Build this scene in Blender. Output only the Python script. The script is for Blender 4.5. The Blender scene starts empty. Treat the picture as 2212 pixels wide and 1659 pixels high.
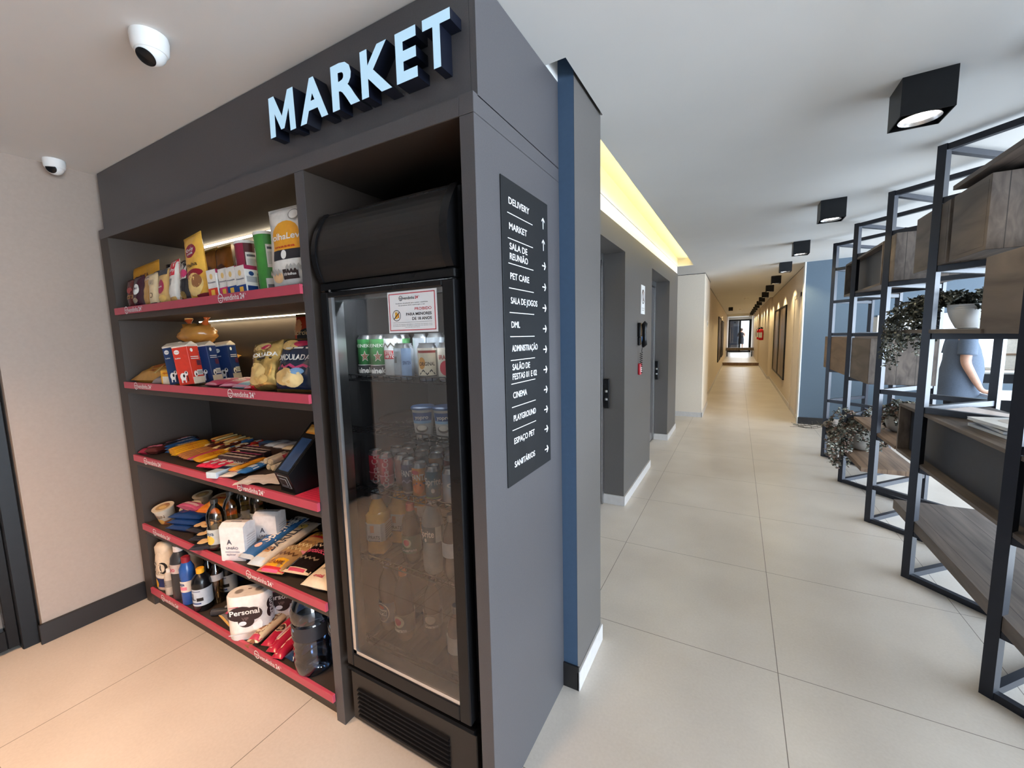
import bpy, math, random
from mathutils import Vector, Matrix, noise
PI = math.pi
random.seed(7)
C = bpy.context.scene.collection
S = bpy.context.scene
# ------------------------------------------------------------------ camera, world, exposure, big lights
def RotCam(yaw, pitch, roll):
    f = Vector((math.sin(yaw)*math.cos(pitch), math.cos(yaw)*math.cos(pitch), math.sin(pitch)))
    r = Vector((math.cos(yaw), -math.sin(yaw), 0)); u = r.cross(f)
    cr, sr = math.cos(roll), math.sin(roll)
    r2 = r*cr + u*sr; u2 = -r*sr + u*cr
    return Matrix(((r2.x, u2.x, -f.x), (r2.y, u2.y, -f.y), (r2.z, u2.z, -f.z)))
camd = bpy.data.cameras.new('camera'); cam = bpy.data.objects.new('camera', camd); C.objects.link(cam)
camd.sensor_fit = 'HORIZONTAL'; camd.sensor_width = 36.0
camd.lens = 886.01/2212*36.0
camd.clip_start = 0.02; camd.clip_end = 200
cam.matrix_world = Matrix.Translation((0, 0, 1.5)) @ RotCam(-0.50340066, -0.111709091, -0.0243218308).to_4x4()
S.camera = cam
S.view_settings.view_transform = 'Standard'; S.view_settings.look = 'None'
S.view_settings.gamma = 1.0; S.view_settings.use_curve_mapping = False
S.view_settings.exposure = 0.33
w = bpy.data.worlds.new('daylight'); S.world = w; w.use_nodes = True
bg = w.node_tree.nodes['Background']; bg.inputs[0].default_value = (0.80, 0.90, 1.0, 1); bg.inputs[1].default_value = 1.3

def look(d):
    return Vector(d).to_track_quat('-Z', 'Y').to_euler()
def area(name, loc, direction, sx, sy, power, col, spread=PI):
    l = bpy.data.lights.new(name, 'AREA'); l.shape = 'RECTANGLE'; l.size = sx; l.size_y = sy
    l.energy = power; l.color = col; l.spread = spread
    o = bpy.data.objects.new(name, l); C.objects.link(o); o.location = loc; o.rotation_euler = look(direction)
    return o
def spot(name, loc, direction, power, col, size=1.6, blend=0.6, rad=0.03):
    l = bpy.data.lights.new(name, 'SPOT'); l.energy = power; l.color = col; l.spot_size = size; l.spot_blend = blend
    l.shadow_soft_size = rad
    o = bpy.data.objects.new(name, l); C.objects.link(o); o.location = loc; o.rotation_euler = look(direction)
    return o
COOL = (0.72, 0.86, 1.0); WARM = (1.0, 0.74, 0.46); LEDC = (1.0, 0.80, 0.48)
area('daylight_window_side', (6.22, 2.3, 1.28), (-1, 0, 0), 10.8, 2.25, 1050, COOL)
area('daylight_window_rear', (2.2, -2.85, 1.45), (-0.25, 1, 0.05), 4.2, 2.2, 3, (0.80, 0.90, 1.0))
sl = bpy.data.lights.new('sun', 'SUN'); sl.energy = 7.0; sl.angle = 0.02; sl.color = (1.0, 0.96, 0.90)
so = bpy.data.objects.new('sun', sl); C.objects.link(so); so.rotation_euler = look((-0.78, 0.12, -0.62))
area('daylight_lobby', (3.6, 10.6, 2.2), (0, 0.2, -1), 2.5, 2.0, 60, COOL)
spot('downlight_market', (-2.05, -0.35, 2.40), (-0.1, 0.12, -1), 215, (1.0, 0.60, 0.33), 1.75, 1.0, 0.12)
spot('downlight_market_near', (-1.0, -0.45, 2.40), (-0.15, 0.15, -1), 140, (1.0, 0.63, 0.37), 1.75, 1.0, 0.12)

# ------------------------------------------------------------------ materials
MATS = {}
def M(name, col, rough=0.5, metal=0.0, var=0.06, scale=25.0, bump=0.0, emis=0.0, ecol=None, alpha=None, spec=0.5, trans=0.0):
    if name in MATS: return MATS[name]
    m = bpy.data.materials.new(name); m.use_nodes = True; nt = m.node_tree; b = nt.nodes['Principled BSDF']
    c = (col[0], col[1], col[2], 1)
    b.inputs['Roughness'].default_value = rough; b.inputs['Metallic'].default_value = metal
    b.inputs['Specular IOR Level'].default_value = spec
    if var > 0 or bump > 0:
        tc = nt.nodes.new('ShaderNodeTexCoord'); nz = nt.nodes.new('ShaderNodeTexNoise'); nz.inputs['Scale'].default_value = scale
        nz.inputs['Detail'].default_value = 4
        nt.links.new(tc.outputs['Object'], nz.inputs['Vector'])
        rmp = nt.nodes.new('ShaderNodeMapRange'); rmp.inputs[1].default_value = 0.3; rmp.inputs[2].default_value = 0.7
        rmp.inputs[3].default_value = 1-var; rmp.inputs[4].default_value = 1+var
        nt.links.new(nz.outputs['Fac'], rmp.inputs[0])
        vm = nt.nodes.new('ShaderNodeVectorMath'); vm.operation = 'SCALE'; vm.inputs[0].default_value = col
        nt.links.new(rmp.outputs[0], vm.inputs['Scale']); nt.links.new(vm.outputs[0], b.inputs['Base Color'])
        if bump > 0:
            bp = nt.nodes.new('ShaderNodeBump'); bp.inputs['Strength'].default_value = bump; bp.inputs['Distance'].default_value = 0.002
            nt.links.new(nz.outputs['Fac'], bp.inputs['Height']); nt.links.new(bp.outputs[0], b.inputs['Normal'])
    else:
        b.inputs['Base Color'].default_value = c
    if emis > 0:
        b.inputs['Emission Color'].default_value = (ecol or col)+(1,) if len(ecol or col) == 3 else (ecol or col)
        b.inputs['Emission Strength'].default_value = emis
    if trans > 0:
        # clear plastic / glass: transparent body with a glossy coat weighted by fresnel
        nt.nodes.remove(b); out = nt.nodes['Material Output']
        tr = nt.nodes.new('ShaderNodeBsdfTransparent'); tr.inputs[0].default_value = c
        gl = nt.nodes.new('ShaderNodeBsdfGlossy'); gl.inputs['Roughness'].default_value = rough
        fr = nt.nodes.new('ShaderNodeFresnel'); fr.inputs[0].default_value = 1.5
        ma = nt.nodes.new('ShaderNodeMath'); ma.operation = 'MULTIPLY_ADD'; ma.inputs[1].default_value = 1.35; ma.inputs[2].default_value = trans
        ma.use_clamp = True
        nt.links.new(fr.outputs[0], ma.inputs[0])
        mx = nt.nodes.new('ShaderNodeMixShader'); nt.links.new(ma.outputs[0], mx.inputs[0])
        nt.links.new(tr.outputs[0], mx.inputs[1]); nt.links.new(gl.outputs[0], mx.inputs[2]); nt.links.new(mx.outputs[0], out.inputs[0])
    MATS[name] = m
    return m
def srgb(r, g, b):
    f = lambda v: (v/255/12.92) if v/255 <= 0.04045 else ((v/255+0.055)/1.055)**2.4
    return (f(r), f(g), f(b))
_pk = {}
def K(r, g, b, rough=0.38, metal=0.0):      # printed pack colour from sRGB
    k = (r, g, b, rough, metal)
    if k not in _pk: _pk[k] = M('print_%d_%d_%d_%d_%d' % (r, g, b, int(rough*100), int(metal*10)), srgb(r, g, b), rough, metal, var=0.08, scale=40)
    return _pk[k]

def tile_floor():
    m = bpy.data.materials.new('porcelain_tiles'); m.use_nodes = True; nt = m.node_tree; b = nt.nodes['Principled BSDF']
    N = nt.nodes.new; L = nt.links.new
    tc = N('ShaderNodeTexCoord'); sp = N('ShaderNodeSeparateXYZ'); L(tc.outputs['Object'], sp.inputs[0])
    def line(out, off, per, wd):
        a = N('ShaderNodeMath'); a.operation = 'SUBTRACT'; a.inputs[1].default_value = off; L(out, a.inputs[0])
        d = N('ShaderNodeMath'); d.operation = 'DIVIDE'; d.inputs[1].default_value = per; L(a.outputs[0], d.inputs[0])
        r = N('ShaderNodeMath'); r.operation = 'ROUND'; L(d.outputs[0], r.inputs[0])
        s = N('ShaderNodeMath'); s.operation = 'SUBTRACT'; L(d.outputs[0], s.inputs[0]); L(r.outputs[0], s.inputs[1])
        ab = N('ShaderNodeMath'); ab.operation = 'ABSOLUTE'; L(s.outputs[0], ab.inputs[0])
        lt = N('ShaderNodeMath'); lt.operation = 'LESS_THAN'; lt.inputs[1].default_value = wd/per; L(ab.outputs[0], lt.inputs[0])
        return lt.outputs[0], r.outputs[0]
    lx, ix = line(sp.outputs[0], 0.203, 0.870, 0.0016); ly, iy = line(sp.outputs[1], 2.003, 0.876, 0.0016)
    mx = N('ShaderNodeMath'); mx.operation = 'MAXIMUM'; L(lx, mx.inputs[0]); L(ly, mx.inputs[1])
    n1 = N('ShaderNodeTexNoise'); n1.inputs['Scale'].default_value = 1.7; n1.inputs['Detail'].default_value = 6; L(tc.outputs['Object'], n1.inputs['Vector'])
    n2 = N('ShaderNodeTexNoise'); n2.inputs['Scale'].default_value = 90; n2.inputs['Detail'].default_value = 3; L(tc.outputs['Object'], n2.inputs['Vector'])
    ad = N('ShaderNodeMath'); ad.operation = 'MULTIPLY_ADD'; ad.inputs[1].default_value = 0.35; L(n2.outputs['Fac'], ad.inputs[0]); L(n1.outputs['Fac'], ad.inputs[2])
    cr = N('ShaderNodeValToRGB'); L(ad.outputs[0], cr.inputs[0])
    cr.color_ramp.elements[0].position = 0.35; cr.color_ramp.elements[0].color = (*srgb(186, 176, 166), 1)
    cr.color_ramp.elements[1].position = 1.0; cr.color_ramp.elements[1].color = (*srgb(212, 204, 195), 1)
    mc = N('ShaderNodeMix'); mc.data_type = 'RGBA'; L(mx.outputs[0], mc.inputs[0]); L(cr.outputs[0], mc.inputs[6]); mc.inputs[7].default_value = (*srgb(112, 102, 94), 1)
    L(mc.outputs[2], b.inputs['Base Color'])
    b.inputs['Roughness'].default_value = 0.33
    bp = N('ShaderNodeBump'); bp.inputs['Strength'].default_value = 0.25; bp.inputs['Distance'].default_value = 0.002; bp.invert = True
    L(mx.outputs[0], bp.inputs['Height']); L(bp.outputs[0], b.inputs['Normal'])
    return m
def wood(name, c1, c2, rough=0.55):
    m = bpy.data.materials.new(name); m.use_nodes = True; nt = m.node_tree; b = nt.nodes['Principled BSDF']
    N = nt.nodes.new; L = nt.links.new
    tc = N('ShaderNodeTexCoord'); mp = N('ShaderNodeMapping'); mp.inputs['Scale'].default_value = (16, 1.1, 6); L(tc.outputs['Object'], mp.inputs[0])
    nz = N('ShaderNodeTexNoise'); nz.inputs['Scale'].default_value = 1.6; nz.inputs['Detail'].default_value = 8; nz.inputs['Distortion'].default_value = 0.6; L(mp.outputs[0], nz.inputs['Vector'])
    cr = N('ShaderNodeValToRGB'); L(nz.outputs['Fac'], cr.inputs[0])
    cr.color_ramp.elements[0].position = 0.32; cr.color_ramp.elements[0].color = (*c1, 1)
    cr.color_ramp.elements[1].position = 0.68; cr.color_ramp.elements[1].color = (*c2, 1)
    sp = N('ShaderNodeSeparateXYZ'); L(tc.outputs['Object'], sp.inputs[0])
    ad = N('ShaderNodeMath'); ad.operation = 'ADD'; L(sp.outputs[0], ad.inputs[0]); ad.inputs[1].default_value = 0.03
    fr = N('ShaderNodeMath'); fr.operation = 'FRACT'; dv = N('ShaderNodeMath'); dv.operation = 'DIVIDE'; dv.inputs[1].default_value = 0.115
    L(ad.outputs[0], dv.inputs[0]); L(dv.outputs[0], fr.inputs[0])
    lt = N('ShaderNodeMath'); lt.operation = 'LESS_THAN'; lt.inputs[1].default_value = 0.03; L(fr.outputs[0], lt.inputs[0])
    mc = N('ShaderNodeMix'); mc.data_type = 'RGBA'; L(lt.outputs[0], mc.inputs[0]); L(cr.outputs[0], mc.inputs[6])
    mc.inputs[7].default_value = (c1[0]*0.55, c1[1]*0.55, c1[2]*0.55, 1)
    L(mc.outputs[2], b.inputs['Base Color']); b.inputs['Roughness'].default_value = rough
    return m

m_floor = tile_floor()
m_ceil = M('ceiling_paint', (0.66, 0.66, 0.655), 0.85, var=0.015, scale=3)
m_cream = M('cream_wall_paint', srgb(216, 204, 189), 0.7, var=0.03, scale=60, bump=0.15)
m_greige = M('greige_wall_paint', srgb(163, 148, 137), 0.75, var=0.03, scale=70, bump=0.2)
m_blue = M('slate_blue_paint', srgb(82, 98, 113), 0.6, var=0.03, scale=60)
m_blue2 = M('deep_blue_paint', srgb(68, 92, 120), 0.55, var=0.03, scale=60)
m_grey = M('charcoal_cladding', srgb(90, 86, 84), 0.5, var=0.05, scale=220, bump=0.08)
m_cab = M('charcoal_laminate', srgb(78, 76, 79), 0.42, var=0.07, scale=260, bump=0.10)
m_cabin = M('charcoal_laminate_shaded', srgb(60, 51, 45), 0.5, var=0.08, scale=260, bump=0.08)  # laminate colour darkened to carry the shade inside the cabinet
m_white = M('white_paint', (0.78, 0.78, 0.77), 0.6, var=0.02)
m_base = M('light_stone_skirting', srgb(196, 192, 190), 0.35, var=0.05, scale=30)
m_blackbase = M('black_skirting', srgb(34, 32, 33), 0.35, var=0.05)
m_black = M('black_plastic', (0.008, 0.008, 0.009), 0.25, var=0.1, spec=0.22)
m_blackm = M('matt_black_metal', (0.008, 0.009, 0.011), 0.45, var=0.1, spec=0.3)
m_blacksat = M('satin_black_sheet', (0.014, 0.012, 0.011), 0.36, var=0.1, scale=120, spec=0.35)
m_steel = M('brushed_steel', (0.55, 0.55, 0.56), 0.3, 1.0, var=0.1, scale=60)
m_alu = M('aluminium', (0.72, 0.73, 0.75), 0.28, 1.0, var=0.04)
m_rack = M('dark_blue_grey_steel', srgb(38, 41, 51), 0.38, 0.3, var=0.05)
m_pink = M('raspberry_strip', srgb(190, 72, 92), 0.4, var=0.03)
m_text = M('white_lettering', (0.85, 0.86, 0.88), 0.5, var=0)
m_wood = wood('weathered_oak', srgb(74, 65, 60), srgb(114, 102, 94))
m_woodw = wood('warm_oak', srgb(98, 76, 60), srgb(138, 112, 90))
m_cool = M('cooler_lining', srgb(46, 45, 46), 0.45, var=0.04)
m_dark = M('dark_panel', srgb(52, 55, 64), 0.5, var=0.05)
m_glass = M('cooler_glass', (0.80, 0.82, 0.82), 0.015, trans=0.055)
m_glassd = M('door_glass', (0.35, 0.36, 0.38), 0.03, trans=0.14)
m_clear = M('clear_plastic', (0.90, 0.92, 0.93), 0.06, trans=0.08)
m_clearblue = M('blue_tinted_plastic', (0.42, 0.58, 0.80), 0.08, trans=0.07)
m_amber = M('amber_plastic', (0.66, 0.44, 0.24), 0.08, trans=0.09)
m_oil = M('oil_bottle_plastic', (0.95, 0.84, 0.58), 0.08, trans=0.10)
m_led = M('led_strip', (1, 1, 1), 0.4, var=0, emis=7.0, ecol=(1.0, 0.86, 0.62))
m_lampglow = M('lamp_glow', (1, 1, 1), 0.4, var=0, emis=7.0, ecol=(1.0, 0.93, 0.86))
m_sign = M('illuminated_letter_face', (0.30, 0.42, 0.52), 0.4, var=0, emis=0.50, ecol=(0.50, 0.78, 1.0))
m_navy = M('navy_letter_side', srgb(14, 18, 32), 0.35, var=0.05)

# ------------------------------------------------------------------ mesh builder
_txt = {}
def text_mesh(s, bold=0.0, ext=0.0):
    k = (s, bold, ext)
    if k in _txt: return _txt[k]
    cu = bpy.data.curves.new('t', 'FONT'); cu.body = s; cu.size = 1.0; cu.offset = bold; cu.extrude = ext
    cu.resolution_u = 3; cu.align_x = 'LEFT'
    ob = bpy.data.objects.new('t', cu); C.objects.link(ob)
    dg = bpy.context.evaluated_depsgraph_get(); me = bpy.data.meshes.new_from_object(ob.evaluated_get(dg))
    vs = [v.co.copy() for v in me.vertices]; fs = [tuple(p.vertices) for p in me.polygons]
    bpy.data.objects.remove(ob); bpy.data.curves.remove(cu); bpy.data.meshes.remove(me)
    x0 = min(v.x for v in vs); x1 = max(v.x for v in vs)
    for v in vs: v.x -= x0; 
    sc = 1/0.7
    for v in vs: v.x *= sc; v.y *= sc
    _txt[k] = (vs, fs, (x1-x0)*sc)
    return _txt[k]

class MB:
    def __init__(s): s.v = []; s.f = []; s.m = []; s.mats = []; s.T = Matrix.Identity(4)
    def mi(s, mat):
        if mat not in s.mats: s.mats.append(mat)
        return s.mats.index(mat)
    def add(s, vs, fs, mat):
        n = len(s.v); i = s.mi(mat)
        s.v += [s.T @ Vector(p) for p in vs]
        for f in fs: s.f.append(tuple(n+a for a in f)); s.m.append(i)
        return s
    def box(s, x0, x1, y0, y1, z0, z1, mat, bev=0.0):
        if bev <= 0:
            vs = [(x, y, z) for x in (x0, x1) for y in (y0, y1) for z in (z0, z1)]
            return s.add(vs, [(0, 1, 3, 2), (4, 6, 7, 5), (0, 4, 5, 1), (2, 3, 7, 6), (0, 2, 6, 4), (1, 5, 7, 3)], mat)
        b = min(bev, (x1-x0)/2.01, (y1-y0)/2.01, (z1-z0)/2.01)
        vs = []; idx = {}
        X = (x0, x1); Y = (y0, y1); Z = (z0, z1)
        for i in (0, 1):
            for j in (0, 1):
                for k in (0, 1):
                    sx, sy, sz = (1, -1)[i]*b, (1, -1)[j]*b, (1, -1)[k]*b
                    idx[i, j, k, 0] = len(vs); vs.append((X[i], Y[j]+sy, Z[k]+sz))
                    idx[i, j, k, 1] = len(vs); vs.append((X[i]+sx, Y[j], Z[k]+sz))
                    idx[i, j, k, 2] = len(vs); vs.append((X[i]+sx, Y[j]+sy, Z[k]))
        fs = []
        I = idx
        for i in (0, 1): fs.append([I[i, 0, 0, 0], I[i, 1, 0, 0], I[i, 1, 1, 0], I[i, 0, 1, 0]])
        for j in (0, 1): fs.append([I[0, j, 0, 1], I[1, j, 0, 1], I[1, j, 1, 1], I[0, j, 1, 1]])
        for k in (0, 1): fs.append([I[0, 0, k, 2], I[1, 0, k, 2], I[1, 1, k, 2], I[0, 1, k, 2]])
        for i in (0, 1):
            for j in (0, 1): fs.append([I[i, j, 0, 0], I[i, j, 1, 0], I[i, j, 1, 1], I[i, j, 0, 1]])
            for k in (0, 1): fs.append([I[i, 0, k, 0], I[i, 1, k, 0], I[i, 1, k, 2], I[i, 0, k, 2]])
        for j in (0, 1):
            for k in (0, 1): fs.append([I[0, j, k, 1], I[1, j, k, 1], I[1, j, k, 2], I[0, j, k, 2]])
        for i in (0, 1):
            for j in (0, 1):
                for k in (0, 1): fs.append([I[i, j, k, 0], I[i, j, k, 1], I[i, j, k, 2]])
        c = Vector(((x0+x1)/2, (y0+y1)/2, (z0+z1)/2)); V = [Vector(p) for p in vs]; out = []
        for f in fs:
            n = (V[f[1]]-V[f[0]]).cross(V[f[2]]-V[f[0]])
            if n.dot(V[f[0]]-c) < 0: f = f[::-1]
            out.append(tuple(f))
        return s.add(vs, out, mat)
    def lathe(s, prof, mat, seg=24, cx=0, cy=0, sx=1, sy=1, closed=True, mats=None):
        n = len(prof); vs = []
        for (r, z) in prof:
            for k in range(seg):
                a = 2*PI*k/seg; vs.append((cx+r*sx*math.cos(a), cy+r*sy*math.sin(a), z))
        for i in range(n-1):
            mm = mats[i] if mats else mat
            fs = [(i*seg+k, i*seg+(k+1) % seg, (i+1)*seg+(k+1) % seg, (i+1)*seg+k) for k in range(seg)]
            if i == 0: base = len(s.v); s.add(vs, fs, mm)
            else:
                j = s.mi(mm)
                for f in fs: s.f.append(tuple(base+a for a in f)); s.m.append(j)
        if closed:
            j = s.mi(mats[0] if mats else mat); s.f.append(tuple(base+k for k in range(seg))[::-1]); s.m.append(j)
            j = s.mi(mats[-1] if mats else mat); s.f.append(tuple(base+(n-1)*seg+k for k in range(seg))); s.m.append(j)
        return s
    def tube(s, pts, r, mat, seg=8, closed=False):
        pts = [Vector(p) for p in pts]; n = len(pts); vs = []; up0 = None
        rr = r if isinstance(r, (list, tuple)) else [r]*n
        for i, p in enumerate(pts):
            d = (pts[min(i+1, n-1)]-pts[max(i-1, 0)])
            if closed: d = pts[(i+1) % n]-pts[i-1]
            d.normalize()
            up = Vector((0, 0, 1)) if abs(d.z) < 0.9 else Vector((1, 0, 0))
            if up0 is not None: up = up0
            a = d.cross(up).normalized(); b = a.cross(d).normalized(); up0 = b
            for k in range(seg):
                t = 2*PI*k/seg; vs.append(p+(a*math.cos(t)+b*math.sin(t))*rr[i])
        fs = []
        for i in range(n if closed else n-1):
            j = (i+1) % n
            for k in range(seg): fs.append((i*seg+k, i*seg+(k+1) % seg, j*seg+(k+1) % seg, j*seg+k))
        if not closed: fs.append(tuple(range(seg))[::-1]); fs.append(tuple((n-1)*seg+k for k in range(seg)))
        return s.add(vs, fs, mat)
    def prism(s, poly, axis, a0, a1, mat):
        # poly: 2D points in the two other axes, counter-clockwise or not
        def P(p, a):
            if axis == 'x': return (a, p[0], p[1])
            if axis == 'y': return (p[0], a, p[1])
            return (p[0], p[1], a)
        n = len(poly); vs = [P(p, a0) for p in poly]+[P(p, a1) for p in poly]
        fs = [tuple(range(n)), tuple(range(n, 2*n))[::-1]]+[(i, n+i, n+(i+1) % n, (i+1) % n) for i in range(n)]
        return s.add(vs, fs, mat)
    def bar(s, p, q, w, h, mat):
        # square-section bar from p to q
        p = Vector(p); q = Vector(q); d = (q-p).normalized(); up = Vector((0, 0, 1)) if abs(d.z) < 0.9 else Vector((1, 0, 0))
        a = d.cross(up).normalized()*w/2; b = a.cross(d).normalized()*h/2
        vs = [p-a-b, p+a-b, p+a+b, p-a+b, q-a-b, q+a-b, q+a+b, q-a+b]
        return s.add(vs, [(0, 1, 2, 3), (7, 6, 5, 4), (0, 4, 5, 1), (1, 5, 6, 2), (2, 6, 7, 3), (3, 7, 4, 0)], mat)
    # decals on a mapped surface: mp(u, v, layer) -> point, u v in 0..1
    def rect(s, mp, u0, v0, u1, v1, mat, ly=1, nu=1, nv=1):
        vs = [mp(u0+(u1-u0)*i/nu, v0+(v1-v0)*j/nv, ly) for j in range(nv+1) for i in range(nu+1)]
        fs = [(j*(nu+1)+i, j*(nu+1)+i+1, (j+1)*(nu+1)+i+1, (j+1)*(nu+1)+i) for j in range(nv) for i in range(nu)]
        return s.add(vs, fs, mat)
    def ell(s, mp, uc, vc, ru, rv, mat, ly=1, n=20, rings=2):
        vs = [mp(uc, vc, ly)]
        for r in range(1, rings+1):
            for k in range(n):
                t = 2*PI*k/n; vs.append(mp(uc+ru*r/rings*math.cos(t), vc+rv*r/rings*math.sin(t), ly))
        fs = [(0, 1+k, 1+(k+1) % n) for k in range(n)]
        for r in range(rings-1):
            for k in range(n):
                a = 1+r*n; fs.append((a+k, a+n+k, a+n+(k+1) % n, a+(k+1) % n))
        return s.add(vs, fs, mat)
    def txt(s, mp, string, uc, vc, capv, mat, ly=3, wu=None, bold=0.01, W=1.0, H=1.0, rot=0):
        # capv: cap height as a fraction of H; wu: width as a fraction of W
        vs, fs, tw = text_mesh(string, bold)
        sy = capv; sx = capv*H/W
        if wu: sx = wu/tw
        out = []
        for p in vs:
            a = (p.x-tw/2)*sx; b = (p.y-0.5)*sy
            if rot: a, b = (-(p.y-0.5)*capv, (p.x-tw/2)*capv*W/H)   # cap as a fraction of W when turned
            out.append(mp(uc+a, vc+b, ly))
        return s.add(out, fs, mat)
    def build(s, name, parent=None, loc=None, rot=None, smooth=0.6):
        me = bpy.data.meshes.new(name); me.from_pydata([tuple(p) for p in s.v], [], s.f)
        for m in s.mats: me.materials.append(m)
        me.polygons.foreach_set('material_index', s.m)
        if smooth:
            me.polygons.foreach_set('use_smooth', [True]*len(me.polygons)); me.set_sharp_from_angle(angle=smooth)
        me.update()
        o = bpy.data.objects.new(name, me); C.objects.link(o)
        if parent: o.parent = parent
        if loc is not None: o.location = loc
        if rot is not None: o.rotation_euler = rot
        return o
def thing(name, label, cat, loc=(0, 0, 0), rot=(0, 0, 0), group=None):
    o = bpy.data.objects.new(name, None); C.objects.link(o); o.empty_display_size = 0.05
    o.location = loc; o.rotation_euler = rot if isinstance(rot, (tuple, list)) else (0, 0, rot)
    return tag(o, label, cat, group)
def tag(o, label, cat, group=None):
    o['label'] = label; o['category'] = cat
    if group: o['group'] = group
    return o
def struct(name, mb, smooth=0.5):
    o = mb.build(name, smooth=smooth); o['kind'] = 'structure'; return o
def dup(root, loc, rot, label, group=None):
    r = root.copy(); C.objects.link(r); r.location = loc
    r.rotation_euler = rot if isinstance(rot, (tuple, list)) else (0, 0, rot)
    r['label'] = label
    if group: r['group'] = group
    for ch in list(root.children):
        c = ch.copy(); C.objects.link(c); c.parent = r
        for g in ch.children:
            d = g.copy(); C.objects.link(d); d.parent = c
    return r
ORD = ['first', 'second', 'third', 'fourth', 'fifth', 'sixth', 'seventh', 'eighth', 'ninth', 'tenth', 'eleventh', 'twelfth', 'thirteenth', 'fourteenth', 'fifteenth', 'sixteenth']
def flat(o, xd, yd, W, H, nrm, eps=0.0006):
    o = Vector(o); xd = Vector(xd); yd = Vector(yd); nrm = Vector(nrm)
    return lambda u, v, l: o+xd*(u*W)+yd*(v*H)+nrm*(eps*l)
def logo24(mb, mp, uc, vc, cap, W, H, mat, mat2=None):
    # small shop emblem (round basket with a band) followed by the shop name and 24h
    k = cap*H
    cx = uc-(3.6*k)/W
    R = 0.95*k
    for a in range(20):
        t0 = 2*PI*a/20; t1 = 2*PI*(a+1)/20
        vs = [mp(cx+r*math.cos(t)/W, vc+r*math.sin(t)/H, 3) for t in (t0, t1) for r in (R*0.80, R)]
        mb.add(vs, [(0, 1, 3, 2)], mat)
    mb.rect(mp, cx-R*0.9/W, vc-0.06*R/H, cx+R*0.9/W, vc+0.14*R/H, mat, 3)
    mb.ell(mp, cx, vc-0.42*R/H, 0.3*R/W, 0.12*R/H, mat, 3, 10, 1)
    mb.txt(mp, 'vendinha', uc+0.25*k/W, vc, cap*1.08, mat, 3, wu=5.6*k/W, W=W, H=H)
    mb.txt(mp, '24', uc+(4.1*k)/W, vc, cap, mat2 or mat, 3, wu=1.5*k/W, W=W, H=H, bold=0.03)
    mb.txt(mp, 'h', uc+(5.25*k)/W, vc+0.35*cap, cap*0.5, mat2 or mat, 3, W=W, H=H)

# ------------------------------------------------------------------ setting
def CZ(x, y): return 2.43+0.016*max(0, min(y, 8.2)-1.2)+0.02*max(0, x+0.6)
fl = MB(); fl.box(-4.2, 6.4, -3.2, 21.4, -0.12, 0, m_floor); struct('floor', fl)
fl = MB(); fl.box(-0.66, 1.3, 21.4, 36, -0.12, 0.13, m_floor); struct('floor_far', fl)
# ceiling: sloped very slightly, with a light cove over the lifts and a shadow slot round the pilaster
xs = [-4.2, -0.84, -0.614, -0.54, 0.9, 6.4]; ys = [-3.2, 1.2, 1.41, 1.845, 1.97, 6.85, 8.2, 36]
holes = set()
for j in range(len(ys)-1):
    for i in range(len(xs)-1):
        x0, x1, y0, y1 = xs[i], xs[i+1], ys[j], ys[j+1]
        if x0 >= -0.85 and x1 <= -0.61 and y0 >= 1.96 and y1 <= 6.9: holes.add((i, j))
        if x0 >= -0.62 and x1 <= -0.53 and y0 >= 1.40 and y1 <= 1.85: holes.add((i, j))
cb = MB()
for j in range(len(ys)-1):
    for i in range(len(xs)-1):
        if (i, j) in holes: continue
        x0, x1, y0, y1 = xs[i], xs[i+1], ys[j], ys[j+1]
        vs = [(x0, y0, CZ(x0, y0)), (x1, y0, CZ(x1, y0)), (x1, y1, CZ(x1, y1)), (x0, y1, CZ(x0, y1))]
        vs += [(p[0], p[1], 2.95) for p in vs]
        cb.add(vs, [(0, 3, 2, 1), (4, 5, 6, 7), (0, 1, 5, 4), (1, 2, 6, 5), (2, 3, 7, 6), (3, 0, 4, 7)], m_ceil)
cb.box(-0.84, -0.60, 1.9, 6.9, 2.63, 2.95, m_white); cb.box(-0.62, -0.53, 1.40, 1.86, 2.56, 2.95, m_blackm)
struct('ceiling', cb)

def wallbox(name, *a, bev=0): mb = MB(); mb.box(*a); return struct(name, mb)
wallbox('wall_left', -3.30, -3.08, 0.54, 1.60, 0, 2.60, m_greige)
mb = MB(); mb.box(-3.08, -3.062, 0.525, 0.955, 0, 0.105, m_blackbase, 0.002); struct('baseboard_left', mb)
wallbox('wall_behind_market', -3.30, -0.62, 1.55, 1.75, 0, 2.60, m_grey)
# pilaster: blue front face, charcoal side
mb = MB(); mb.box(-0.9, -0.552, 1.522, 1.852, 0, 2.60, m_grey)
mb.add([(-0.9, 1.5205, 0), (-0.5525, 1.5205, 0), (-0.5525, 1.5205, 2.6), (-0.9, 1.5205, 2.6)], [(0, 1, 2, 3)], m_blue2)
struct('wall_pilaster', mb)
mb = MB(); mb.box(-0.614, -0.545, 1.512, 1.52, 0, 0.108, m_blackbase); struct('baseboard_pilaster_front', mb)
mb = MB(); mb.box(-0.552, -0.540, 1.512, 1.852, 0, 0.085, m_base, 0.002); struct('baseboard_pilaster', mb)
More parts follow.
